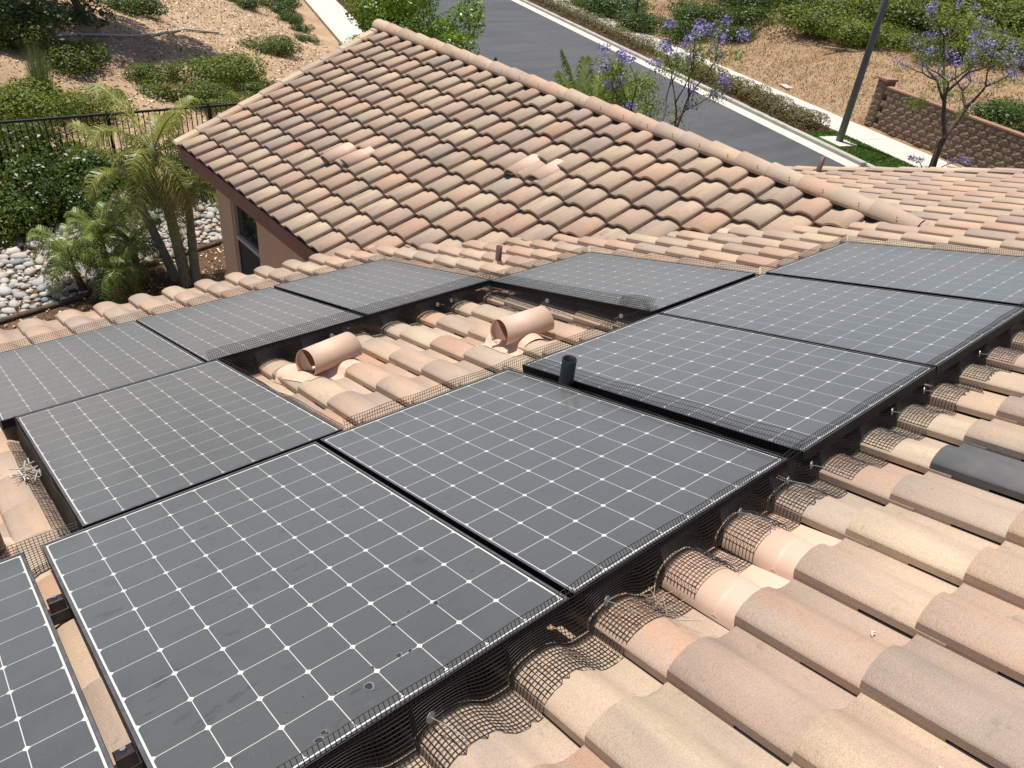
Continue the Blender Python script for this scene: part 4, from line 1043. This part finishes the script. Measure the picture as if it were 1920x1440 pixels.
# ------------------------------------------------------------------ cobbles
def rock_mesh(i):
    rs = np.random.RandomState(50 + i)
    import bmesh
    bm = bmesh.new(); bmesh.ops.create_icosphere(bm, subdivisions=2, radius=1.0)
    k = rs.uniform(1.5, 4, (5, 3)); ph = rs.uniform(0, 6, 5)
    for vt in bm.verts:
        d = sum(math.sin(Vector(k[j]).dot(vt.co) + ph[j]) for j in range(5)) * .055
        vt.co = vt.co * (1 + d)
    me = bpy.data.meshes.new('river_rock'); bm.to_mesh(me); bm.free(); me.materials.append(M_rock); me.shade_smooth(); return me
RM = [rock_mesh(i) for i in range(7)]
pts = []
rs = np.random.RandomState(77)
def low(x): return np.interp(x, [-1, .8, 1.95, 2.8, 5.2, 7], [9.1, 9.75, 9.95, 10.5, 11.05, 11.4])
tries = 0
while len(pts) < 900 and tries < 60000:
    tries += 1
    x = rs.uniform(-.6, 5.6); y = rs.uniform(9.2, 13.0)
    if y < low(x) + .05: continue
    r = rs.uniform(.06, .115) if rs.rand() < .55 else rs.uniform(.035, .065)
    if all((x - a) ** 2 + (y - b) ** 2 > (.82 * (r + c)) ** 2 for a, b, c in pts): pts.append((x, y, r))
info = []
for (x, y, r) in pts:
    s = screen(Vector((x, y, -4.15)))
    info.append(((r / s[2]) if inframe(s, 5) else 0, x, y, r))
info.sort(key=lambda t: -t[0])
rv = []; rf = []; rt = []; nb = 0
for i, (sz, x, y, r) in enumerate(info):
    m = Matrix.Translation((x, y, -4.2 + r * .35)) @ Matrix.Rotation(rnd.uniform(0, 6.28), 4, 'Z') @ Matrix.Rotation(rnd.uniform(-.3, .3), 4, 'X') @ Matrix.Diagonal((r * rnd.uniform(1.0, 1.35), r * rnd.uniform(.8, 1.0), r * rnd.uniform(.6, .8), 1))
    if i < 300 and sz > 0:
        o = ob('river_rock', RM[i % 7], None, m); tag(o, 'rounded grey-white river cobble in the bed between hedge and house', 'rock', 'river cobbles in the side bed')
    else:
        me = RM[i % 7]; A = np.array(m); v = np.array([q.co for q in me.vertices]) @ A[:3, :3].T + A[:3, 3]
        rv.append(v); rt.append(np.full(len(v), rnd.random())); rf += [[a + nb for a in p.vertices] for p in me.polygons]; nb += len(v)
if rv:
    tag(ob('river_rocks', npmesh('river_rocks', np.concatenate(rv), rf, M_rock, np.concatenate(rt), True)), 'the remaining river cobbles filling the bed', 'rocks', kind='stuff')
tag(MB().tube([(x, low(x) - .04, -4.17) for x in (-1, .8, 1.4, 1.95, 2.4, 2.8, 4, 5.2, 6)], .05, 6).obj('bed_edging', M_bark, None, None, True), 'dark curved edging along the cobble bed', 'edging')

# ------------------------------------------------------------------ iron fence
FA, FB = Vector((-2.2, 14.95, -4.2)), Vector((11.0, 14.1, -4.2))
fd = (FB - FA).normalized(); FL = (FB - FA).length
fence = empty('iron_fence', Matrix.Translation(FA) @ Matrix.Rotation(math.atan2(fd.y, fd.x), 4, 'Z'))
tag(fence, 'black iron picket fence between hedge and hillside', 'fence')
FH = 1.45
MB().bevbox(0, FL, -.022, .022, FH - .03, FH + .015, .006).obj('top_rail', M_iron, fence)
MB().bevbox(0, FL, -.018, .018, .08, .115, .004).obj('bottom_rail', M_iron, fence)
mp_ = MB().bevbox(-.03, .03, -.03, .03, 0, FH + .07, .012); mep = mesh('post', mp_.v, mp_.f, M_iron)
mk_ = MB().box(-.009, .009, -.009, .009, .1, FH - .028); mek = mesh('picket', mk_.v, mk_.f, M_iron)
x = 0.26
while x < FL:
    ob('post', mep, fence).location = (x, 0, 0); x += 1.985
k = 0; x = .06
while x < FL:
    if min(abs((x - .26) % 1.985), 1.985 - (x - .26) % 1.985) > .045: ob('picket', mek, fence).location = (x, 0, 0)
    x += .105

# ------------------------------------------------------------------ palms
def frond(name, mat, L, rise, droop, nl, ll, seed, dry=False, width=1.0, lw=.017):
    rs = np.random.RandomState(seed)
    n = 14; pts = []
    for i in range(n + 1):
        t = i / n; pts.append(np.array([L * t * (1 - .22 * droop * t * t), 0, rise * L * t - droop * L * (t ** 2.2)]))
    mb = MB(); mb.tube(pts, [0.016 * (1 - .8 * i / n) + .002 for i in range(n + 1)], 5)
    V = [list(q) for q in mb.v]; F4 = []; T = [0.72] * len(V)
    for q in mb.f:
        F4.append(list(q) + [q[-1]] * (4 - len(q)) if len(q) <= 4 else list(q[:4]))
    for i in range(nl):
        t = .14 + .86 * i / (nl - 1)
        k = t * n; a = int(min(k, n - 1)); p = pts[a] + (pts[a + 1] - pts[a]) * (k - a); tg = pts[a + 1] - pts[a]; tg /= np.linalg.norm(tg)
        l = ll * (math.sin(math.pi * (.14 + .8 * t)) ** .7) * rs.uniform(.85, 1.1)
        for sd in (-1, 1):
            out = np.array([0, sd, 0.]) * width + tg * rs.uniform(.55, .8) + np.array([0, 0, rs.uniform(.05, .35)])
            out /= np.linalg.norm(out)
            w = lw * rs.uniform(.8, 1.2)
            m = p + out * l * .5; e = p + out * l + np.array([0, 0, -l * rs.uniform(.35, .75)])
            b = len(V)
            side = tg * w
            V += [list(p - side * .6), list(p + side * .6), list(m + side), list(m - side), list(e)]
            F4 += [[b, b + 1, b + 2, b + 3], [b + 3, b + 2, b + 4, b + 4]]
            tt = 1.0 if dry else float(np.clip(rs.normal(.45, .16), 0, .85)); T += [tt] * 5
    V = np.array(V); F4 = np.array(F4)
    # split triangles from quads so that no face is degenerate
    tri = F4[:, 2] == F4[:, 3]
    me = mesh(name, V, [tuple(f[:3]) if t else tuple(f) for f, t in zip(F4.tolist(), tri)], mat)
    at = me.attributes.new('tint', 'FLOAT', 'POINT'); at.data.foreach_set('value', np.array(T, dtype=np.float32)); return me
KF = [frond('frond', M_palm, 1.25, r_, d_, 46, .44, 60 + i, lw=.0115) for i, (r_, d_) in enumerate(((1.35, .6), (1.1, .8), (.8, .95), (.5, .9), (.15, .85)))]
UF = [frond('frond', M_pygmy, .55, 2.2, .25, 44, .50, 66, lw=.016, width=.45), frond('frond', M_pygmy, .6, 1.6, .35, 44, .46, 67, lw=.016, width=.6)]
KFd = [frond('frond', M_palm, 1.05, -.2, .9, 24, .40, 70 + i, dry=True) for i in range(2)]
PF = [frond('frond', M_pygmy, .70, r_, d_, 28, .30, 80 + i, width=1.0, lw=.0085) for i, (r_, d_) in enumerate(((1.5, .9), (1.1, 1.05), (.75, 1.05), (.4, .95)))]
def palm(x, y, topx, topy, ztop, r0, label, fr, nf, seed, dryn=2, scale=1.0, grp=None, trunkm=M_palmtrunk, angles=None):
    rs = random.Random(seed)
    z0 = float(gz(x, y))
    e = empty('palm', Matrix.Translation((x, y, z0))); tag(e, label, 'palm', grp)
    H = ztop - z0; pts = []; rad = []
    nseg = 22
    for i in range(nseg + 1):
        t = i / nseg; pts.append(((topx - x) * t ** 1.2, (topy - y) * t ** 1.2, H * t - .05)); rad.append(r0 * (1.25 - .35 * t) * (1.06 if i % 2 else .97))
    MB().tube(pts, rad, 12).obj('trunk', trunkm, e, None, True)
    MB().tube([(topx - x, topy - y, H - .08), (topx - x, topy - y, H + .25)], [r0 * .95, r0 * .5], 10).obj('crownshaft', M_pygmy if False else trunkm, e, None, True)
    for i in range(nf):
        a = i * 2.399 + rs.uniform(-.3, .3); lev = i / max(nf - 1, 1)
        me = fr[min(int(lev * len(fr)), len(fr) - 1)]
        o = ob('frond', me, e, Matrix.Translation((topx - x, topy - y, H + .18 - .16 * lev)) @ Matrix.Rotation(a, 4, 'Z') @ Matrix.Rotation(rs.uniform(-.15, .15), 4, 'X') @ Matrix.Scale(scale * rs.uniform(.85, 1.12), 4))
    for i in range(dryn):
        o = ob('frond', KFd[i % 2], e, Matrix.Translation((topx - x, topy - y, H - .05)) @ Matrix.Rotation(rs.uniform(0, 6.28), 4, 'Z') @ Matrix.Scale(scale * .8, 4)); o['label'] = 'dead straw-coloured frond'
    return e
palm(3.42, 9.85, 3.05, 10.1, -2.55, .062, 'palm with the left leaning trunk of the clump by the house corner', KF, 9, 1, 2, .72, 'palm clump by the house corner')
palm(3.52, 9.62, 3.42, 9.85, -2.15, .075, 'tallest palm of the clump by the house corner', KF, 13, 2, 3, .80, 'palm clump by the house corner')
palm(3.66, 9.58, 3.78, 9.75, -2.75, .065, 'palm with the right, straight trunk of the clump by the house corner', KF, 8, 3, 1, .66, 'palm clump by the house corner')
for (x, y, tx, ty, zt, lb, sd) in ((2.08, 10.15, 2.0, 10.2, -3.72, 'left pygmy palm on the cobbles', 11), (2.5, 10.1, 2.52, 10.3, -3.55, 'middle, tallest pygmy palm on the cobbles', 12), (2.45, 9.75, 2.55, 9.8, -3.95, 'low pygmy palm nearest the eave', 13), (2.95, 10.3, 3.0, 10.4, -3.8, 'right pygmy palm beside the palm clump', 14)):
    palm(x, y, tx, ty, zt, .05, lb, PF, 22, sd, 0, .8, 'pygmy palms on the cobbles', M_bark)
palm(12.1, 9.1, 12.0, 9.15, -2.45, .09, 'young palm with upright fronds behind the wing ridge, left of the jacaranda', UF, 9, 21, 0, 1.15, None)

# ------------------------------------------------------------------ trees
def branch_tree(seed, H, r0, splits, spread, lean=(0, 0), up=.55, ratio=.72):
    rs = random.Random(seed); mb = MB(); tips = []
    def grow(p, d, L, r, lev):
        n = 5; pts = [p]; q = Vector(p); dd = Vector(d)
        for i in range(n):
            dd = (dd + Vector((rs.uniform(-.14, .14), rs.uniform(-.14, .14), rs.uniform(-.02, .1)))).normalized()
            q = q + dd * (L / n); pts.append(q.copy())
        mb.tube(pts, [r * (1 - .4 * i / n) for i in range(n + 1)], 8 if lev < 2 else 5, lev >= splits)
        if lev >= splits: tips.append((q.copy(), dd.copy())); return
        for k in range(2 if lev else 3):
            a = rs.uniform(0, 6.28); side = dd.orthogonal().normalized(); side.rotate(Matrix.Rotation(a, 3, dd))
            nd = (dd * up + side * spread * rs.uniform(.6, 1.1) + Vector((0, 0, .25))).normalized()
            grow(q, nd, L * ratio * rs.uniform(.85, 1.15), r * .62, lev + 1)
        if lev and rs.random() < .6: tips.append((q.copy(), dd.copy()))
    grow(Vector((0, 0, -.1)), Vector((lean[0], lean[1], 1)).normalized(), H, r0, 0)
    return mb, tips
def clumps(name, mat, centers, per, rad, leaf, seed, parent, ratio=.5, tl=.45):
    rs = np.random.RandomState(seed); P = []; D = []
    for c in centers:
        d = rs.normal(size=(per, 3)); d /= np.linalg.norm(d, axis=1, keepdims=True)
        P.append(np.array(c) + d * rad * rs.uniform(.25, 1.1, (per, 1)) * np.array([1, 1, .8])); D.append(d)
    P = np.concatenate(P); D = np.concatenate(D) + np.array([0, 0, .3])
    V, F = leaf_quads(P, D, leaf, rs, ratio)
    return ob(name, npmesh(name, V, F, mat, np.repeat(np.clip(rs.normal(tl, .25, len(P)), 0, .9), 4)), parent)
# jacaranda in the near planting strip, behind the ridge
def jacaranda(x, y, z, seed, H, r0, label, splits, nflow, nleaf, spread=.75, lean=(0, 0), pr=.16, fper=60, scale=1.0):
    e = empty('jacaranda', Matrix.Translation((x, y, z)) @ Matrix.Scale(scale, 4)); tag(e, label, 'tree', 'jacaranda trees')
    mb, tips = branch_tree(seed, H, r0, splits, spread, lean, up=.7, ratio=.74)
    mb.obj('trunk', M_bark, e, None, True)
    rs = random.Random(seed); rs.shuffle(tips)
    fl = [t[0] + t[1] * .12 for t in tips[:nflow]]
    lf_ = [t[0] - t[1] * .12 + Vector((rs.uniform(-.15, .15), rs.uniform(-.15, .15), rs.uniform(-.2, .05))) for t in tips[:nleaf] for _ in range(2)]
    if fl: clumps('blossom', M_flower, fl, fper, pr, .055, seed + 1, e, .7)
    if lf_: clumps('crown', M_fern, lf_, 60, .24, .07, seed + 2, e, .35, .55)
    return e
j1 = jacaranda(12.5, 8.2, -5.0, 4, 1.6, .07, 'slender jacaranda rising behind the wing ridge before the street', 4, 34, 30, .62, (0.02, .06), .17, 70)
clumps('foliage', M_fern, [(.1, .3, 3.35), (.25, .1, 3.6), (-.1, .5, 3.5), (.1, .7, 3.2), (0.2, -.1, 3.2), (.1, .3, 2.9), (-.2, .0, 3.1), (.3, .5, 3.0)], 620, .38, .07, 91, j1, .35, .75)
j2 = jacaranda(25.3, 6.9, -4.9, 15, 1.5, .13, 'spreading jacaranda in sparse bloom before the block wall', 5, 360, 36, .95, (.05, .1), .22, 34)
clumps('foliage', M_fern, [(.7, .6, 2.4), (-.3, .9, 2.2), (1.2, .2, 1.9), (.2, 1.3, 2.0)], 240, .3, .07, 92, j2, .35, .7)
lowb = [(.24, .66, .45), (.12, .45, .5), (.3, .85, .42), (-.26, -.79, .93), (-.12, -.5, .8), (-.34, -1.0, .98)]
clumps('blossom', M_flower, lowb, 60, .16, .055, 93, j2, .7)
tw = MB(); tw.tube([(0, 0, .1), (.12, .45, .42), (.3, .85, .4)], [.02, .012, .006], 5); tw.tube([(0, 0, .25), (-.12, -.5, .72), (-.34, -1.0, .92)], [.02, .012, .006], 5); tw.obj('low_limb', M_bark, j2)
# glossy green tree behind the gable
gt = empty('green_tree', Matrix.Translation((13.35, 17.3, -4.95))); tag(gt, 'dense glossy green tree rising behind the gable peak', 'tree')
mb, tips = branch_tree(8, 1.2, .12, 3, .6); mb.obj('trunk', M_bark, gt, None, True)
rs = np.random.RandomState(12); blobs = []
for i in range(34):
    a = rs.uniform(0, 6.28); d = rs.uniform(0, 1) ** .6 * 1.75; zz = rs.uniform(1.5, 4.3); sh = 1.0 - .12 * abs(zz - 2.6)
    blobs.append((math.cos(a) * d * sh, math.sin(a) * d * sh, zz, rs.uniform(.42, .75)))
P, d = crown_points(rs, blobs, 26000, .7)
V, F = leaf_quads(P, d + np.array([0, 0, .35]), .105, rs, .5)
ob('crown', npmesh('crown', V, F, M_tree, np.repeat(np.clip(rs.normal(.42, .24, len(P)), 0, .9), 4)), gt)
# shade tree standing above the top left corner (its crown is above the picture, its shade falls on the slope)
st = empty('shade_tree', Matrix.Translation((6.1, 23.9, float(gz(6.1, 23.9))))); tag(st, 'tree at the top left whose shade falls on the hillside', 'tree')
mb, tips = branch_tree(18, 2.4, .13, 3, .6); mb.obj('trunk', M_bark, st, None, True)
rs = np.random.RandomState(13); blobs = []
for i in range(34):
    a = rs.uniform(0, 6.28); d = rs.uniform(0, 1) ** .6 * 2.9
    blobs.append((math.cos(a) * d * 1.15, math.sin(a) * d * .8 + .4, rs.uniform(4.0, 6.2), rs.uniform(.5, .95)))
P, d = crown_points(rs, blobs, 30000, .6); V, F = leaf_quads(P, d, .16, rs, .5)
ob('crown', npmesh('crown', V, F, M_shrub_dk, np.repeat(np.clip(rs.normal(.42, .24, len(P)), 0, .9), 4)), st)
# staked saplings on the far slope
for (x, y, h, lb) in ((35.0, 28.4, 4.2, 'thin dark sapling stake at the top edge on the far sidewalk'), (40.0, 16.0, 3.6, 'slim sapling trunk right of the lamp pole on the far slope')):
    z = float(gz(x, y)); e = empty('sapling', Matrix.Translation((x, y, z))); tag(e, lb, 'sapling')
    MB().tube([(0, 0, -.1), (.02, 0, h * .5), (-.03, .02, h)], [.06, .05, .03], 7).obj('trunk', M_bark, e, None, True)
    clumps('crown', M_shrub_dk, [(0, 0, h + .3), (.3, .2, h + .6), (-.3, .1, h + .5), (.1, -.2, h + 1.0)], 240, .55, .1, 95, e)
# wispy grey-green plant on the left slope
rs = np.random.RandomState(41); n = 420; a = rs.uniform(0, 6.28, n); r = rs.uniform(0, .22, n)
B = np.column_stack([np.cos(a) * r, np.sin(a) * r, 0 * r]); tp = np.column_stack([np.cos(a) * r * 1.6 + rs.normal(0, .12, n), np.sin(a) * r * 1.6 + rs.normal(0, .12, n), rs.uniform(.5, 1.35, n)])
dv = np.column_stack([-np.sin(a), np.cos(a), 0 * a]) * .008
tag(ob('wispy_plant', npmesh('wispy_plant', np.stack([B - dv, B + dv, tp], 1).reshape(-1, 3), np.arange(3 * n).reshape(n, 3), M_wispy, np.repeat(rs.uniform(0, .9, n), 3)), None, Matrix.Translation((3.85, 19.3, float(gzb(3.85, 19.3))))), 'wispy grey-green broom plant at the left above the fence', 'plant')

# ------------------------------------------------------------------ lamp pole, wall, lantern
lp = empty('lamp_pole', Matrix.Translation((26.44, 10.62, -4.885))); tag(lp, 'tapered grey street lamp pole leaning in view on the far lawn', 'lamp pole')
MB().tube([(0, 0, 0), (0, 0, 3.8), (0, 0, 7.6)], [.125, .105, .075], 16).obj('pole', M_pole, lp, None, True)
MB().tube([(0, 0, 7.5), (-.35, .02, 7.75), (-1.0, .05, 7.85), (-1.7, .1, 7.8)], [.045, .04, .035, .03], 8).obj('arm', M_pole, lp, None, True)
MB().bevbox(-2.25, -1.65, -.02, .22, 7.72, 7.84, .04).obj('lamp_head', M_pole, lp)
fb = MB().bevbox(-.45, .45, -.55, .55, -.1, .012, .01); fb.v = [(a * PX + b * EX, a * PY + b * EY, c) for a, b, c in fb.v]
fb.obj('footing', M_concrete, lp)
# split-face block wall
wl = empty('block_wall', Matrix.Translation((*pq2xy(24.25, 20.4), -4.86)) @ Matrix.Rotation(math.atan2(-EY, -EX), 4, 'Z'))
tag(wl, 'brown split-face block wall with pale cap along the far sidewalk', 'wall')
def block_mesh(i, w=.40, h=.2, d=.2):
    rs = np.random.RandomState(200 + i); nxx, nz = 6, 4; v = []; f = []
    for a in range(nxx + 1):
        for b in range(nz + 1):
            edge = a in (0, nxx) or b in (0, nz)
            v.append((w * a / nxx, (0.0 if edge else rs.uniform(.006, .034)), h * b / nz))
    for a in range(nxx):
        for b in range(nz):
            i0 = a * (nz + 1) + b; f.append((i0, i0 + 1, i0 + nz + 2, i0 + nz + 1))
    n0 = len(v); v += [(0, -d, 0), (w, -d, 0), (w, -d, h), (0, -d, h), (0, 0, 0), (w, 0, 0), (w, 0, h), (0, 0, h)]
    f += [(n0, n0 + 1, n0 + 2, n0 + 3), (n0 + 3, n0 + 2, n0 + 6, n0 + 7), (n0, n0 + 3, n0 + 7, n0 + 4), (n0 + 1, n0 + 5, n0 + 6, n0 + 2), (n0, n0 + 4, n0 + 5, n0 + 1)]
    return mesh('block', v, f, M_block)
BMs = [block_mesh(i) for i in range(6)]
# local x runs towards the viewer along the street, local y ... the street side
sgn = 1
rowsH = 7
nb_ = 0
for r in range(rowsH):
    ofs = .2 if r % 2 else 0
    for k in range(26):
        xx = .42 + ofs + k * .41
        hmax = 7 if xx < 7.2 else 6
        if r >= hmax: continue
        o = ob('block', BMs[rnd.randrange(6)], wl, Matrix.Translation((xx, 0, r * .206)) @ Matrix.Diagonal((1, -1, 1, 1))); nb_ += 1
for r in range(8):
    ob('block', BMs[rnd.randrange(6)], wl, Matrix.Translation((0, -.02, r * .206)) @ Matrix.Diagonal((1, -1, 1, 1)))
    ob('block', BMs[rnd.randrange(6)], wl, Matrix.Translation((0.0, .42, r * .206)) @ Matrix.Rotation(R(-90), 4, 'Z') @ Matrix.Diagonal((1, -1, 1, 1)))
MB().bevbox(-.04, .46, -.07, .46, 8 * .206, 8 * .206 + .09, .015).obj('pillar_cap', M_cap, wl)
MB().bevbox(.003, .417, .0, .417, 0, 8 * .206 - .01, .01).obj('pillar_core', M_block, wl)
for k in range(17): MB().bevbox(.45 + k * .405, .45 + k * .405 + .40, -.03, .23, 7 * .206, 7 * .206 + .065, .012).obj('cap_block', M_cap, wl)
for k in range(10): MB().bevbox(7.36 + k * .405, 7.36 + k * .405 + .40, -.03, .23, 6 * .206, 6 * .206 + .065, .012).obj('cap_block', M_cap, wl)
# back fill behind the wall
# coach lantern post tops behind the wing ridge
for (x, y, z, lb) in ((9.35, 9.05, -0.98, 'black lantern cap peeking over the wing ridge'),):
    e = empty('lantern', Matrix.Translation((x, y, -4.2))); tag(e, lb, 'lantern')
    h = z + 4.2
    MB().tube([(0, 0, 0), (0, 0, h - .35)], .04, 10).obj('post', M_iron, e)
    MB().box(-.11, .11, -.11, .11, h - .35, h - .06).obj('lamp_body', M_iron, e)
    MB().add([(-.24, -.24, h - .06), (.24, -.24, h - .06), (.24, .24, h - .06), (-.24, .24, h - .06), (-.06, -.06, h + .06), (.06, -.06, h + .06), (.06, .06, h + .06), (-.06, .06, h + .06)], [(3, 2, 1, 0), (4, 5, 6, 7), (0, 1, 5, 4), (1, 2, 6, 5), (2, 3, 7, 6), (3, 0, 4, 7)]).obj('lamp_cap', M_iron, e)
    MB().tube([(0, 0, h + .05), (0, 0, h + .09), (0, 0, h + .12), (0, 0, h + .15)], [.02, .035, .03, .008], 8).obj('finial', M_iron, e)
print('tiles', len(cand), 'rocks', len(info), 'blocks', nb_)
